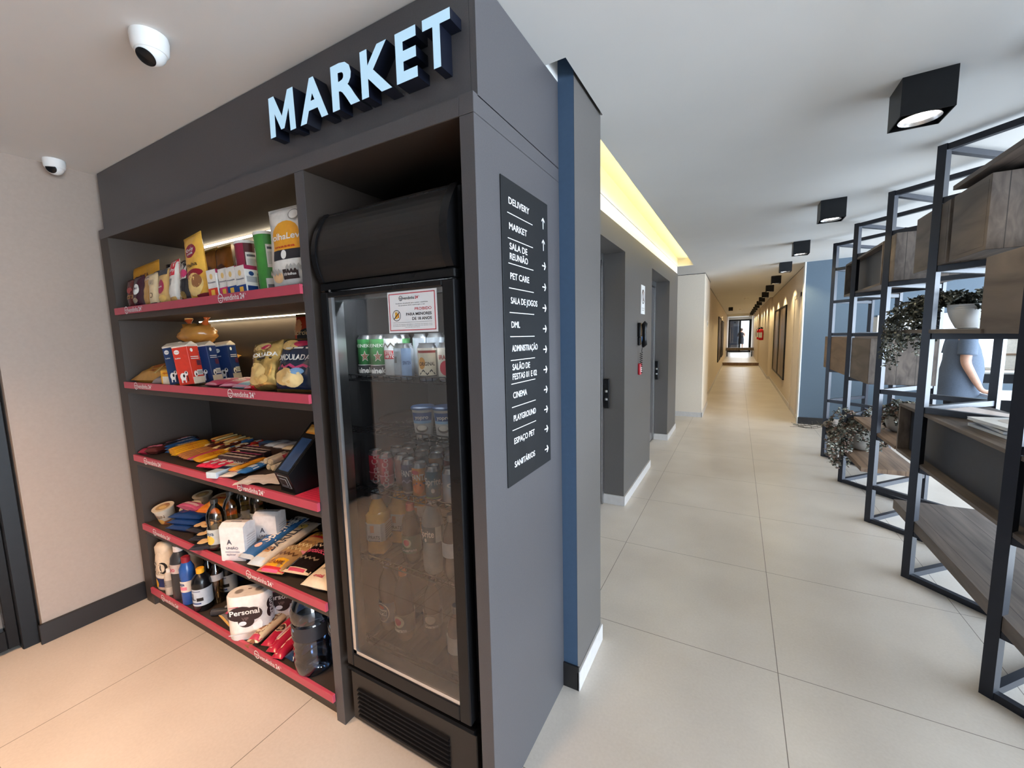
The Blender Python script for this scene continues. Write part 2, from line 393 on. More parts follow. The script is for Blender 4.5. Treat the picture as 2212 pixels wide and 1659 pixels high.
# lift wall with two recesses
lw = MB()
def ltop(y): return CZ(-0.84, y)-0.11
def lseg(y0, y1, z0, x1=-0.84, x0=-1.30):
    vs = [(x0, y0, z0), (x1, y0, z0), (x1, y1, z0), (x0, y1, z0), (x0, y0, ltop(y0)), (x1, y0, ltop(y0)), (x1, y1, ltop(y1)), (x0, y1, ltop(y1))]
    lw.add(vs, [(0, 3, 2, 1), (4, 5, 6, 7), (0, 1, 5, 4), (1, 2, 6, 5), (2, 3, 7, 6), (3, 0, 4, 7)], m_grey)
lseg(1.85, 2.38, 0); lseg(2.38, 3.52, 2.185); lseg(3.52, 4.735, 0); lseg(4.735, 6.05, 2.215); lseg(6.05, 6.89, 0)
lw.box(-1.32, -1.28, 2.3, 6.2, 0, 2.3, m_grey)
lw.add([(-1.3, 1.85, 2.3), (-0.848, 1.85, 2.3), (-0.848, 6.88, 2.38), (-1.3, 6.88, 2.38), (-1.3, 1.85, 2.66), (-0.848, 1.85, 2.66), (-0.848, 6.88, 2.66), (-1.3, 6.88, 2.66)],
       [(0, 3, 2, 1), (4, 5, 6, 7), (0, 1, 5, 4), (1, 2, 6, 5), (2, 3, 7, 6), (3, 0, 4, 7)], m_white)
struct('wall_lifts', lw)
mb = MB()
for a in ((1.852, 2.38), (3.52, 4.735), (6.05, 6.90)): mb.box(-0.84, -0.828, a[0], a[1], 0, 0.085, m_base)
for y in (3.508, 6.038): mb.box(-1.035, -0.828, y, y+0.012, 0, 0.085, m_base)
struct('baseboard_lifts', mb)
def lift_door(n, y0, y1, zt):
    mb = MB(); mb.box(-1.10, -1.04, y0, y1, 0.0, zt, m_blackm)
    for k in range(2): a = y0+0.06+(y1-y0-0.12)*k/2; mb.box(-1.045, -1.032, a+0.002, a+(y1-y0-0.12)/2-0.002, 0.02, zt-0.08, m_steel)
    mb.box(-1.04, -1.015, y1-0.05, y1, 0, zt, m_steel); mb.box(-1.04, -1.015, y0, y0+0.05, 0, zt, m_steel); mb.box(-1.04, -1.018, y0, y1, zt-0.06, zt, m_steel)
    o = struct('door_%d' % n, mb)
lift_door(1, 2.38, 3.52, 2.185); lift_door(2, 4.735, 6.05, 2.215)
# cream block and the corridor
mb = MB(); mb.box(-1.6, -0.532, 8.0, 9.5, 0, 2.75, m_cream); struct('wall_corridor_block', mb)
mb = MB(); mb.box(-1.6, -0.525, 7.988, 8.0, 0, 0.085, m_base); mb.box(-0.532, -0.520, 7.988, 9.5, 0, 0.085, m_base); struct('baseboard_block', mb)
wallbox('wall_corridor_left', -1.2, -0.60, 9.5, 36, 0, 2.75, m_cream)
mb = MB(); mb.box(-0.60, -0.588, 9.5, 21.4, 0, 0.085, m_base); struct('baseboard_corridor_left', mb)
wallbox('wall_passage_end', -4.2, -4.1, 6.0, 9.0, 0, 2.75, m_cream)
wallbox('wall_passage_back', -4.2, -1.6, 8.3, 8.4, 0, 2.75, m_cream)
mb = MB(); mb.box(0.925, 1.25, 8.12, 15.4, 0, 2.75, m_cream); mb.box(0.86, 1.25, 15.4, 22.0, 0, 2.75, m_cream); mb.box(0.80, 1.25, 22.0, 36, 0, 2.75, m_cream)
struct('wall_corridor_right', mb)
mb = MB(); mb.box(0.913, 0.925, 8.12, 15.4, 0, 0.085, m_base); mb.box(0.848, 0.86, 15.388, 21.4, 0, 0.085, m_base); mb.box(0.86, 0.93, 15.388, 15.4, 0, 0.085, m_base); struct('baseboard_corridor_right', mb)
# slate blue wall with the wide opening to the lobby
mb = MB()
mb.box(0.905, 1.74, 8.0, 8.12, 0, 2.75, m_blue); mb.box(1.74, 4.6, 8.0, 8.12, 1.68, 2.75, m_blue); mb.box(1.74, 4.6, 8.0, 8.12, 0, 0.72, m_blue)
struct('wall_blue', mb)
mb = MB(); mb.box(0.897, 6.4, 7.985, 8.0, 0, 0.11, m_blackbase); struct('baseboard_blue', mb)
mb = MB(); mb.box(0.886, 0.905, 7.99, 8.14, 0, 2.6, m_white, 0.002); struct('trim_1', mb)
mb = MB(); mb.box(4.6, 6.4, 8.0, 8.12, 0, 2.75, m_blue); mb.box(1.2, 6.4, 13.0, 13.1, 0, 3.0, m_cream); mb.box(6.3, 6.4, 8.0, 13.1, 0, 3.0, m_white)
mb.box(1.25, 1.27, 8.12, 13.0, 0, 2.75, m_white)
struct('wall_lobby', mb)
m_darkwall = M('low_bounce_wall', srgb(70, 66, 64), 0.8, var=0.03)  # unseen rear wall, coloured dark to cut bounce onto the cabinet front
wallbox('wall_rear', -4.2, 6.4, -3.3, -3.2, 0, 2.75, m_darkwall)
wallbox('wall_far_left', -4.3, -4.2, -3.3, 9.0, 0, 2.75, m_greige)
# side facade: low sill, posts, open daylight between
mb = MB(); mb.box(6.3, 6.4, -3.2, 8.0, 0, 0.1, m_blackm); mb.box(6.3, 6.4, -3.2, 8.0, 2.45, 2.75, m_white)
for y in (-3.1, -0.4, 2.3, 5.0, 7.9): mb.box(6.3, 6.4, y-0.04, y+0.04, 0.1, 2.45, m_blackm)
struct('wall_window_side', mb)
mb = MB(); mb.box(6.345, 6.355, -3.1, 7.9, 0.1, 2.45, m_clear); struct('window_1', mb)
# glass door at the far left edge of the picture
mb = MB(); mb.box(-3.22, -3.10, 0.47, 0.53, 0, 2.32, m_blackm, 0.004); mb.box(-3.22, -3.10, -0.9, -0.78, 0, 2.32, m_blackm); mb.box(-3.22, -3.10, -0.9, 0.52, 2.25, 2.34, m_blackm)
mb.box(-3.19, -3.13, 0.43, 0.47, 0.02, 2.25, m_black, 0.003); mb.box(-3.19, -3.13, -0.78, 0.43, 0.02, 0.12, m_black, 0.003); mb.box(-3.18, -3.14, -0.78, 0.43, 0.50, 0.56, m_black, 0.003)
mb.box(-3.165, -3.155, -0.78, 0.43, 0.12, 2.25, m_glassd); mb.box(-3.30, -3.08, -0.9, 0.54, 2.34, 2.6, m_greige)
struct('door_3', mb)
wallbox('wall_left_rear', -3.30, -3.08, -3.2, -0.9, 0, 2.6, m_greige)

# dark strips painting the shade of the gap where the corridor walls meet the ceiling, door lining and the step
mb = MB(); z = CZ(-0.532, 8.2); mb.box(-0.532, -0.529, 8.0, 9.5, z-0.014, z, m_blackbase); mb.box(-1.6, -0.529, 7.997, 8.0, z-0.014, z, m_blackbase); mb.box(-0.60, -0.597, 9.5, 33, z-0.014, z, m_blackbase); struct('gap_shade_left', mb)
mb = MB(); z = CZ(0.92, 8.2); mb.box(0.922, 0.925, 8.14, 15.4, z-0.012, z, m_blackbase); mb.box(0.857, 0.86, 15.4, 22, z-0.012, z, m_blackbase); struct('gap_shade_right', mb)
mb = MB(); mb.box(0.905, 0.925, 8.5, 8.57, 0, 2.15, m_cream, 0.002); mb.box(0.905, 0.925, 9.35, 9.42, 0, 2.15, m_cream, 0.002); mb.box(0.905, 0.925, 8.5, 9.42, 2.08, 2.15, m_cream, 0.002); mb.box(0.916, 0.925, 8.57, 9.35, 0, 2.08, m_cream); struct('door_5', mb)
mb = MB(); mb.box(-0.60, 0.86, 21.375, 21.40, 0, 0.132, m_woodw); struct('trim_5', mb)
area('daylight_far_door', (0.1, 32.6, 1.35), (0, -1, -0.1), 1.1, 2.0, 24, (0.85, 0.93, 1.0))
mb = MB(); mb.box(-0.532, -0.524, 8.85, 8.93, 1.62, 1.74, m_white, 0.002); mb.box(-0.524, -0.521, 8.87, 8.91, 1.65, 1.71, m_blackbase)
tag(mb.build('wall_switch', smooth=0.4), 'small wall switch plate on the side of the cream block', 'switch')

# ------------------------------------------------------------------ market cabinet
CX0, CX1, CY, CB = -3.04, -0.614, 0.946, 1.52
DX0, DX1, NX1 = -1.353, -1.306, -0.660
SZ = [1.707, 1.314, 0.907, 0.506, 0.120]          # strip tops, from the top shelf down
cab = thing('display_cabinet', 'charcoal built-in market cabinet with five pink-edged shelves and a cooler niche', 'cabinet', (-1.83, CY, 0))
def cpart(name, mb, parent=None, smooth=0.5):
    par = parent or cab
    mb2 = mb.build(name, par, smooth=smooth)
    return mb2
cab_off = Vector((-1.83, CY, 0))
def CMB(): m = MB(); m.T = Matrix.Translation(-cab_off); return m
mb = CMB(); mb.box(CX0, CX0+0.10, CY, CB-0.02, 0, 2.08, m_cabin, 0.001); cpart('left_stile', mb)
mb = CMB(); mb.box(DX0, DX1, CY, CB-0.02, 0.0, 2.08, m_cabin, 0.001); mb.box(DX0, DX1, CY-0.0012, CY, 0.0, 2.08, m_cab); cpart('divider_panel', mb)
mb = CMB(); mb.box(NX1, CX1, CY, CB, 0, 2.08, m_cab, 0.001); mb.box(NX1, CX1, CY, CB, 2.081, 2.132, m_cab, 0.001); cpart('side_panel', mb)
mb = CMB(); mb.box(CX0, NX1, CY, CB, 2.08, 2.127, m_cabin, 0.001); mb.box(CX0, NX1, CY-0.0012, CY, 2.081, 2.127, m_cab); cpart('top_rail', mb)
fas = CMB()
zf0, zf1 = CZ(CX0, 1.0)-0.003, CZ(CX1, CB)-0.003
fas.box(CX0, CX1-0.020, 0.968, 0.99, 2.128, zf0, m_cab)
fas.add([(CX1-0.019, 0.968, 2.128), (CX1, 0.968, 2.128), (CX1, CB, 2.128), (CX1-0.019, CB, 2.128), (CX1-0.019, 0.968, zf0), (CX1, 0.968, zf0), (CX1, CB, zf1), (CX1-0.019, CB, zf1)],
        [(0, 3, 2, 1), (4, 5, 6, 7), (0, 1, 5, 4), (1, 2, 6, 5), (2, 3, 7, 6), (3, 0, 4, 7)], m_cab)
cpart('fascia', fas)
mb = CMB(); mb.box(CX0+0.1, DX0, 1.335, 1.355, 0, 2.08, m_cabin); cpart('back_panel', mb)
mb = CMB(); mb.box(DX1, NX1, 1.495, 1.515, 0, 2.08, m_cabin); cpart('niche_back', mb)
mb = CMB(); mb.box(CX0+0.1, DX0, CY+0.02, CY+0.04, 0, 0.065, m_cabin); cpart('plinth', mb)
for i, z in enumerate(SZ):
    mb = CMB(); mb.box(CX0+0.101, DX0-0.001, CY-0.003, 1.334, z-0.062, z-0.006, m_cabin, 0.001)
    sh = mb.build('shelf', cab, smooth=0.5)
    mb = CMB(); mb.box(-2.925, -1.351, 0.930, 0.9425, z-0.034, z, m_pink, 0.001)
    W, H = 1.574, 0.034
    mp = flat((-2.925, 0.9299, z-0.034), (1, 0, 0), (0, 0, 1), W, H, (0, -1, 0))
    for uc in (0.145, 0.72):
        logo24(mb, mp, uc, 0.5, 0.60, W, H, m_text)
    mb.rect(mp, 0.333, 0, 0.335, 1, m_pink, 1)
    st = mb.build('shelf_strip', sh, smooth=0.5); st['label'] = 'raspberry pink shelf strip with white shop name'
for i, z in enumerate((2.066, 1.640)):
    mb = CMB(); mb.box(-2.90, -1.36, 1.309, 1.316, z, z+0.010, m_led); o = mb.build('led_strip', cab, smooth=0)
    o['label'] = 'glowing warm white light strip'
    area('shelf_led', (-2.13, 1.3125, z-0.003), (0, 0.05, -1), 1.5, 0.006, 2.0 if i == 0 else 1.6, LEDC, 2.9)
# MARKET letters
sg = thing('market_sign', 'raised MARKET lettering with glowing pale blue faces on the cabinet fascia', 'sign', (-1.03, 0.968, 2.197))
LT = [('M', -1.424, -1.286), ('A', -1.262, -1.128), ('R', -1.106, -0.988), ('K', -0.979, -0.861), ('E', -0.843, -0.768), ('T', -0.747, -0.657)]
for ch, x0, x1 in LT:
    if ch == 'M':
        pm = [(0, 0), (.02, 1), (.23, 1), (.5, .44), (.77, 1), (.98, 1), (1, 0), (.79, 0), (.775, .56), (.565, .12), (.435, .12), (.225, .56), (.21, 0)]
        vs = [Vector((x, y, .5)) for x, y in pm]+[Vector((x, y, -.5)) for x, y in pm]; k = len(pm); tw = 1
        tri = [(0, 1, 11), (0, 11, 12), (1, 2, 11), (2, 3, 10), (2, 10, 11), (3, 9, 10), (3, 4, 8), (3, 8, 9), (4, 5, 8), (5, 6, 8), (6, 7, 8)]
        fs = tri+[(i, k+i, k+(i+1) % k, (i+1) % k) for i in range(k)]
    else: vs, fs, tw = text_mesh(ch, 0.035, 0.5)
    h0 = min(v.y for v in vs); h1 = max(v.y for v in vs); zz = max(v.z for v in vs)
    mb = MB(); face = []; side = []
    P = [Vector((x0+(v.x/tw)*(x1-x0)+1.03, -0.0485 if v.z > 0 else -0.001, (v.y-h0)/(h1-h0)*0.127)) for v in vs]
    for f in fs:
        (face if all(vs[a].z > 0 for a in f) else side).append(f)
    mb.add(P, side, m_navy)
    F = [Vector((p.x, -0.0500 if v.z > 0 else -0.047, p.z)) for p, v in zip(P, vs)]
    n = len(mb.v); mb.add(F, face, m_sign)
    # thin pale edge of the acrylic face
    o = mb.build('letter', sg, smooth=0)
# directory sign on the side panel
dsn = MB(); dsn.box(CX1, CX1+0.004, 1.070, 1.400, 1.035, 1.968, m_blackm, 0.001)
W, H = 0.33, 0.933
mp = flat((CX1+0.0041, 1.070, 1.035), (0, 1, 0), (0, 0, 1), W, H, (1, 0, 0), 0.0004)
rows = [('DELIVERY', None, 'u'), ('MARKET', None, 'u'), ('SALA DE', 'REUNI\u00c3O', 'r'), ('PET CARE', None, 'r'), ('SALA DE JOGOS', None, 'r'), ('DML', None, 'r'), ('ADMINISTRA\u00c7\u00c3O', None, 'r'),
        ('SAL\u00c3O DE', 'FESTAS 01 E 02', 'r'), ('CINEMA', None, 'r'), ('PLAYGROUND', None, 'r'), ('ESPA\u00c7O PET', None, 'r'), ('SANIT\u00c1RIOS', None, 'r')]
wds = {'DELIVERY': .42, 'MARKET': .36, 'SALA DE': .36, 'REUNI\u00c3O': .37, 'PET CARE': .39, 'SALA DE JOGOS': .57, 'DML': .17, 'ADMINISTRA\u00c7\u00c3O': .56, 'SAL\u00c3O DE': .37, 'FESTAS 01 E 02': .53, 'CINEMA': .29, 'PLAYGROUND': .49, 'ESPA\u00c7O PET': .45, 'SANIT\u00c1RIOS': .45}
for i, (a, b, ar) in enumerate(rows):
    v = 0.935-i*0.0785
    if i == 11: v -= 0.003
    def T(sv, vv):
        wv = wds[sv]; dsn.txt(mp, sv, 0.13+wv/2, vv, 0.0205 if sv.isascii() else 0.0205, m_text, 1, wu=wv, W=W, H=H, bold=0.012)
    if b: T(a, v+0.016); T(b, v-0.016)
    else: T(a, v)
    if i < 10: dsn.rect(mp, 0.10, v-0.0410, 0.62, v-0.0385, m_text, 1)
    va = v-0.015 if ar == 'u' else v-0.012
    if ar == 'u':
        dsn.rect(mp, 0.870, va-0.02, 0.884, va+0.02, m_text, 1)
        for sgn in (-1, 1): dsn.add([mp(0.877, va+0.022, 1), mp(0.877, va+0.015, 1), mp(0.877+sgn*0.036, va+0.004, 1), mp(0.877+sgn*0.036, va+0.011, 1)], [(0, 1, 2, 3)], m_text)
    else:
        dsn.rect(mp, 0.835, va-0.0025, 0.925, va+0.0025, m_text, 1)
        for sgn in (-1, 1): dsn.add([mp(0.935, va, 1), mp(0.905, va, 1), mp(0.885, va+sgn*0.014, 1), mp(0.905, va+sgn*0.014, 1)], [(0, 1, 2, 3)], m_text)
tag(dsn.build('directory_sign', smooth=0.5), 'tall black directory sign listing rooms in white on the grey cabinet side', 'sign')

# ------------------------------------------------------------------ drinks cooler
FX0, FX1, FY0, FY1 = -1.272, -0.690, 0.985, 1.475
fr = thing('drinks_cooler', 'black upright drinks cooler with curved top panel and glass door', 'cooler', (-0.98, 1.2, 0))
off = Matrix.Translation((0.98, -1.2, 0))
def FMB(): m = MB(); m.T = off.copy(); return m
mb = FMB()
mb.box(FX0, FX0+0.03, FY0, FY1, 0.03, 1.93, m_black, 0.003); mb.box(FX1-0.03, FX1, FY0, FY1, 0.03, 1.93, m_black, 0.003)
mb.box(FX0+0.03, FX1-0.03, FY1-0.03, FY1, 0.03, 1.93, m_cool); mb.box(FX0+0.03, FX1-0.03, FY0, FY1-0.03, 1.70, 1.93, m_black); mb.box(FX0+0.03, FX1-0.03, FY0+0.02, FY1-0.03, 0.05, 0.33, m_black)
mb.box(FX0+0.031, FX0+0.036, FY0+0.01, FY1-0.031, 0.331, 1.699, m_cool); mb.box(FX1-0.036, FX1-0.031, FY0+0.01, FY1-0.031, 0.331, 1.699, m_cool)
mb.build('housing', fr, smooth=0.5)
# curved canopy panel
mb = FMB(); n = 14; prof = []
for k in range(n+1):
    t = k/n; prof.append((0.985-0.055*math.sin(PI*(0.12+0.80*t))**0.8 + (0.03*t*t), 1.705+0.235*t))
for k in range(n):
    (ya, za), (yb, zb) = prof[k], prof[k+1]
    mb.add([(FX0+0.016, ya, za), (FX1-0.04, ya, za), (FX1-0.04, yb, zb), (FX0+0.016, yb, zb)], [(0, 1, 2, 3)], m_blacksat)
mb.add([(FX0+0.016, prof[-1][0], prof[-1][1]), (FX1-0.04, prof[-1][0], prof[-1][1]), (FX1-0.04, 1.1, 1.945), (FX0+0.016, 1.1, 1.945)], [(0, 1, 2, 3)], m_blacksat)
mb.build('canopy', fr, smooth=0.7)
for xa, xb in ((FX0-0.004, FX0+0.016), (FX1-0.04, FX1-0.012)):
    mb = FMB(); pl = [(y-0.006, z) for y, z in prof]+[(1.10, 1.948), (1.10, 1.70)]
    mb.prism(pl, 'x', xa, xb, m_black); mb.build('canopy_end', fr, smooth=0.4)
mb = FMB(); mb.box(FX1-0.0005, FX1+0.001, 1.02, 1.045, 1.765, 1.80, m_text); mb.build('barcode_sticker', fr, smooth=0)
mb = FMB(); mb.box(FX0+0.005, FX1-0.005, 0.948, 0.985, 1.672, 1.70, m_black, 0.004); mb.build('door_header', fr)
# door: frame, silver inner bead, glass
DY0, DY1 = 0.938, 0.978
mb = FMB(); gx0, gx1, gz0, gz1 = -1.222, -0.735, 0.345, 1.650
dx0, dx1, dz0, dz1 = -1.256, -0.692, 0.292, 1.668
mb.box(dx0, gx0, DY0, DY1, dz0, dz1, m_black, 0.003); mb.box(gx1, dx1, DY0, DY1, dz0, dz1, m_black, 0.003)
mb.box(gx0, gx1, DY0, DY1, dz0, gz0, m_black, 0.003); mb.box(gx0, gx1, DY0, DY1, gz1, dz1, m_black, 0.003)
door = mb.build('door', fr)
mb = FMB(); mb.box(gx0+0.001, gx0+0.016, DY0+0.004, DY1+0.012, gz0, gz1, m_alu); mb.box(gx1-0.010, gx1-0.001, DY0+0.016, DY1+0.012, gz0, gz1, m_alu)
mb.box(gx0+0.001, gx1-0.001, DY0+0.004, DY1+0.012, gz0, gz0+0.014, m_alu); mb.box(gx0+0.001, gx1-0.001, DY0+0.016, DY1+0.012, gz1-0.01, gz1, m_alu); b = mb.build('silver_bead', door); b['label'] = 'silver inner bead round the glass'
mb = FMB(); mb.add([(gx0, DY0+0.010, gz0), (gx1, DY0+0.010, gz0), (gx1, DY0+0.010, gz1), (gx0, DY0+0.010, gz1)], [(0, 1, 2, 3)], m_glass); mb.build('glass_pane', door, smooth=0)
# notice stuck on the glass
mb = FMB(); X0, X1, Z0, Z1 = -0.953, -0.761, 1.524, 1.648; W, H = X1-X0, Z1-Z0
mb.box(X0, X1, DY0+0.0085, DY0+0.0095, Z0, Z1, m_text)
mp = flat((X0, DY0+0.0084, Z0), (1, 0, 0), (0, 0, 1), W, H, (0, -1, 0), 0.0004)
red = K(196, 44, 60); dk = K(48, 46, 50)
for a in ((0.03, 0.05, 0.97, 0.07), (0.03, 0.93, 0.97, 0.95), (0.03, 0.05, 0.045, 0.95), (0.955, 0.05, 0.97, 0.95)): mb.rect(mp, *a, red, 1)
logo24(mb, mp, 0.44, 0.83, 0.065, W, H, dk, red)
for k, s in enumerate(('Ambiente climatizado para manter a qualidade', 'dos produtos, feche a porta ap\u00f3s o uso')): mb.txt(mp, s, 0.5, 0.71-0.05*k, 0.022, dk, 1, wu=0.66-0.12*k, W=W, H=H)
mb.txt(mp, 'PROIBIDO', 0.73, 0.56, 0.065, red, 1, wu=0.33, W=W, H=H); mb.txt(mp, 'PARA MENORES', 0.64, 0.44, 0.065, dk, 1, wu=0.51, W=W, H=H, bold=0.025); mb.txt(mp, 'DE 18 ANOS', 0.70, 0.33, 0.065, dk, 1, wu=0.39, W=W, H=H, bold=0.025)
for k in range(24):
    t0, t1 = 2*PI*k/24, 2*PI*(k+1)/24; c = (0.185, 0.42)
    mb.add([mp(c[0]+r/W*math.cos(t), c[1]+r/H*math.sin(t), 2) for t in (t0, t1) for r in (0.0150, 0.0168)], [(0, 1, 3, 2)], dk)
mb.rect(mp, 0.15, 0.34, 0.20, 0.50, K(240, 180, 60), 1); mb.ell(mp, 0.175, 0.51, 0.03, 0.025, K(240, 225, 190), 1, 10, 1); mb.rect(mp, 0.205, 0.36, 0.235, 0.46, K(225, 150, 40), 1)
mb.add([mp(0.12, 0.34, 3), mp(0.13, 0.325, 3), mp(0.25, 0.49, 3), mp(0.24, 0.505, 3)], [(0, 1, 2, 3)], dk)
mb.rect(mp, 0.10, 0.245, 0.90, 0.250, dk, 1)
for k in range(3): mb.txt(mp, 'A venda de bebidas alco\u00f3licas a menores de dezoito anos', 0.5, 0.20-0.035*k, 0.014, dk, 1, wu=(0.8, 0.8, 0.3)[k], W=W, H=H)
nt_ = mb.build('age_notice', door, smooth=0); nt_['label'] = 'white notice with red border forbidding sale under 18'
mb = FMB(); mb.lathe([(0.004, 0), (0.004, 0.003)], m_alu, 12); 
for v in range(len(mb.v)): mb.v[v] = off @ Vector((-1.21, 0.94, 1.672))+Vector((mb.v[v].x-0.98, mb.v[v].z, (mb.v[v].y+1.2)))
mb.build('hinge_screw', fr)
# lower panel with handle recess and louvres
mb = FMB(); mb.box(FX0, FX1, 0.962, 0.985, 0.035, 0.240, m_blacksat, 0.003)
mb.prism([(0.985, 0.240), (0.962, 0.240), (0.945, 0.262), (0.950, 0.268), (0.985, 0.262)], 'x', FX0, FX1, m_black)
for k in range(7):
    z = 0.062+k*0.018
    mb.prism([(0.962, z), (0.952, z+0.004), (0.954, z+0.008), (0.962, z+0.0095)], 'x', -1.235, -0.80, m_black)
mb.build('grille', fr, smooth=0.4)
mb = FMB(); mb.box(FX0+0.02, FX1-0.02, 1.0, 1.45, 0.0, 0.035, m_black); mb.build('base', fr)
FS = [1.372, 1.185, 0.968, 0.700, 0.372]
for z in FS:
    mb = FMB(); y0, y1 = 1.0, 1.42; x0, x1 = FX0+0.04, FX1-0.04
    for k in range(20):
        x = x0+(x1-x0)*k/19; mb.tube([(x, y0, z+0.012), (x, y0+0.003, z-0.006), (x, y1, z-0.006)], 0.0016, m_black, 5)
    for y, zz in ((y0, z+0.012), (y0, z-0.008), (y1, z-0.008), ((y0+y1)/2, z-0.009)): mb.tube([(x0, y, zz), (x1, y, zz)], 0.0026, m_black, 6)
    mb.build('wire_shelf', fr, smooth=0.7)
area('cooler_lamp', (-0.98, 1.02, 1.685), (0, 0.25, -1), 0.44, 0.02, 2.4, (0.85, 0.93, 1.0))

# ------------------------------------------------------------------ ceiling lamps, cameras, detectors
def lamp(loc, label, first=None, light=True, pw=10):
    if first is None:
        t = thing('ceiling_lamp', label, 'lamp', loc, 0, 'black cube ceiling lamps')
        s = 0.08; h = 0.145; mb = MB(); wt = 0.004
        for a in ((-s, -s+wt, -s, s), (s-wt, s, -s, s), (-s+wt, s-wt, -s, -s+wt), (-s+wt, s-wt, s-wt, s)): mb.box(*a, -h, 0, m_blackm)
        mb.box(-s+wt, s-wt, -s+wt, s-wt, -0.03, 0, m_blackm)
        hs = mb.build('housing', t, smooth=0.4)
        mb = MB(); mb.lathe([(0.066, -h+0.004), (0.062, -h+0.012), (0.048, -h+0.055), (0.045, -h+0.06)], m_steel, 28, closed=False); mb.build('reflector', t, smooth=0.8)
        mb = MB(); mb.lathe([(0.001, -h+0.012), (0.050, -h+0.014), (0.055, -h+0.022), (0.048, -h+0.050)], m_lampglow, 24); b = mb.build('bulb', t, smooth=0.5); b['label'] = 'glowing bulb face'
    else: t = dup(first, loc, 0, label, 'black cube ceiling lamps')
    if light: spot('lamp_beam', (loc[0], loc[1], loc[2]-0.150), (0, 0, -1), pw, (1.0, 0.80, 0.44), 2.35, 0.4, 0.03)
    return t
l0 = None
for k in range(15):
    y = 2.33+1.815*k
    if k == 0: lb = 'large black cube ceiling lamp nearest the viewer above the tall shelving'
    elif k < 9: lb = '%s black cube ceiling lamp of the row, counted from the viewer down the corridor' % ORD[k]
    else: lb = '%s black cube ceiling lamp of the row, deep in the corridor' % ORD[k]
    t = lamp((0.61, y, CZ(0.61, y)), lb, l0, pw=9 if k < 3 else 32); l0 = l0 or t
lamp((-0.30, 19.6, CZ(-0.3, 19.6)), 'lone black cube ceiling lamp at the left of the far corridor', l0, pw=12)
mb = MB(); mb.box(-0.8, 0.8, 27.0, 27.05, 2.42, 2.56, m_white); struct('trim_2', mb)
for k, (px, py, r) in enumerate(((0.19, 14.9, 0.07), (0.05, 21.6, 0.05))):
    mb = MB(); mb.lathe([(r, 0), (r, -0.012), (r*0.75, -0.035), (r*0.3, -0.045)], m_white, 20)
    tag(mb.build('smoke_detector', loc=(px, py, CZ(px, py)), smooth=0.6), ['round white smoke detector on the corridor ceiling beyond the cream block', 'small round detector far down the corridor ceiling beside the lone lamp'][k], 'detector')
# dome cameras
def camera_dome(loc, label, aim, sc=1.0):
    t = thing('dome_camera', label, 'camera', loc)
    mb = MB(); mb.lathe([(0.055*sc, 0), (0.057*sc, -0.012*sc), (0.054*sc, -0.05*sc), (0.048*sc, -0.058*sc)], m_white, 28); mb.build('base', t)
    mb = MB()
    q = Vector(aim).normalized().to_track_quat('Z', 'Y').to_matrix().to_4x4(); mb.T = Matrix.Translation((0, 0, -0.052*sc)) @ q
    pr = [(0.046*sc*math.cos(a), 0.046*sc*math.sin(a)) for a in [PI/2*(-1+k/10*1.62) for k in range(11)]]
    mb.lathe([(max(r, 0.0005), z) for r, z in pr], m_white, 28)
    bl = mb.build('ball', t, smooth=0.9)
    mb = MB(); mb.T = Matrix.Translation((0, 0, -0.052*sc)) @ q
    mb.lathe([(0.030*sc, 0.0385*sc), (0.026*sc, 0.0415*sc), (0.0004, 0.0425*sc)], m_black, 28); o = mb.build('lens', t, smooth=0.9); o['label'] = 'black lens disc'
camera_dome((-1.585, 0.665, 2.43), 'white dome camera with black lens on the ceiling before the MARKET fascia', (0.25, -0.55, -0.85), 0.84)
camera_dome((-3.0, 0.80, 2.43), 'smaller white dome camera at the top of the left wall corner', (0.75, -0.75, -0.45), 0.72)
# cove light above the lifts
area('cove_led', (-0.635, 4.4, 2.535), (-0.8, 0, 0.6), 4.7, 0.03, 9.5, (1.0, 0.74, 0.20), 3.0)

# ------------------------------------------------------------------ things on the lift wall
mb = MB(); mb.box(-0.840, -0.837, 4.165, 4.345, 1.705, 1.985, m_text, 0.0005)
mp = flat((-0.8369, 4.165, 1.705), (0, 1, 0), (0, 0, 1), 0.18, 0.28, (1, 0, 0), 0.0006)
for k in range(28):
    t0, t1 = 2*PI*k/28, 2*PI*(k+1)/28
    mb.add([mp(0.5+r/0.18*math.cos(t), 0.60+r/0.28*math.sin(t), 1) for t in (t0, t1) for r in (0.058, 0.070)], [(0, 1, 3, 2)], K(60, 56, 56))
mb.add([mp(0.22, 0.78, 2), mp(0.28, 0.81, 2), mp(0.78, 0.42, 2), mp(0.72, 0.39, 2)], [(0, 1, 2, 3)], K(60, 56, 56))
mb.rect(mp, 0.42, 0.45, 0.58, 0.72, K(120, 70, 60), 1); mb.ell(mp, 0.5, 0.76, 0.09, 0.05, K(120, 70, 60), 1, 12, 1)
mb.txt(mp, 'EM CASO DE', 0.5, 0.20, 0.035, K(60, 56, 56), 1, wu=0.7, W=0.18, H=0.28); mb.txt(mp, 'INC\u00caNDIO', 0.5, 0.13, 0.035, K(60, 56, 56), 1, wu=0.6, W=0.18, H=0.28)
tag(mb.build('warning_sign', smooth=0.4), 'white warning plate with a round prohibition symbol between the lifts', 'sign')
ph = thing('wall_telephone', 'black wall telephone with coiled cord between the two lifts', 'telephone', (-0.84, 4.07, 1.50))
mb = MB(); mb.box(0, 0.030, -0.050, 0.035, -0.02, 0.115, m_black, 0.006); mb.box(0, 0.024, -0.04, 0.02, -0.1, -0.02, m_black, 0.006); mb.build('base', ph)
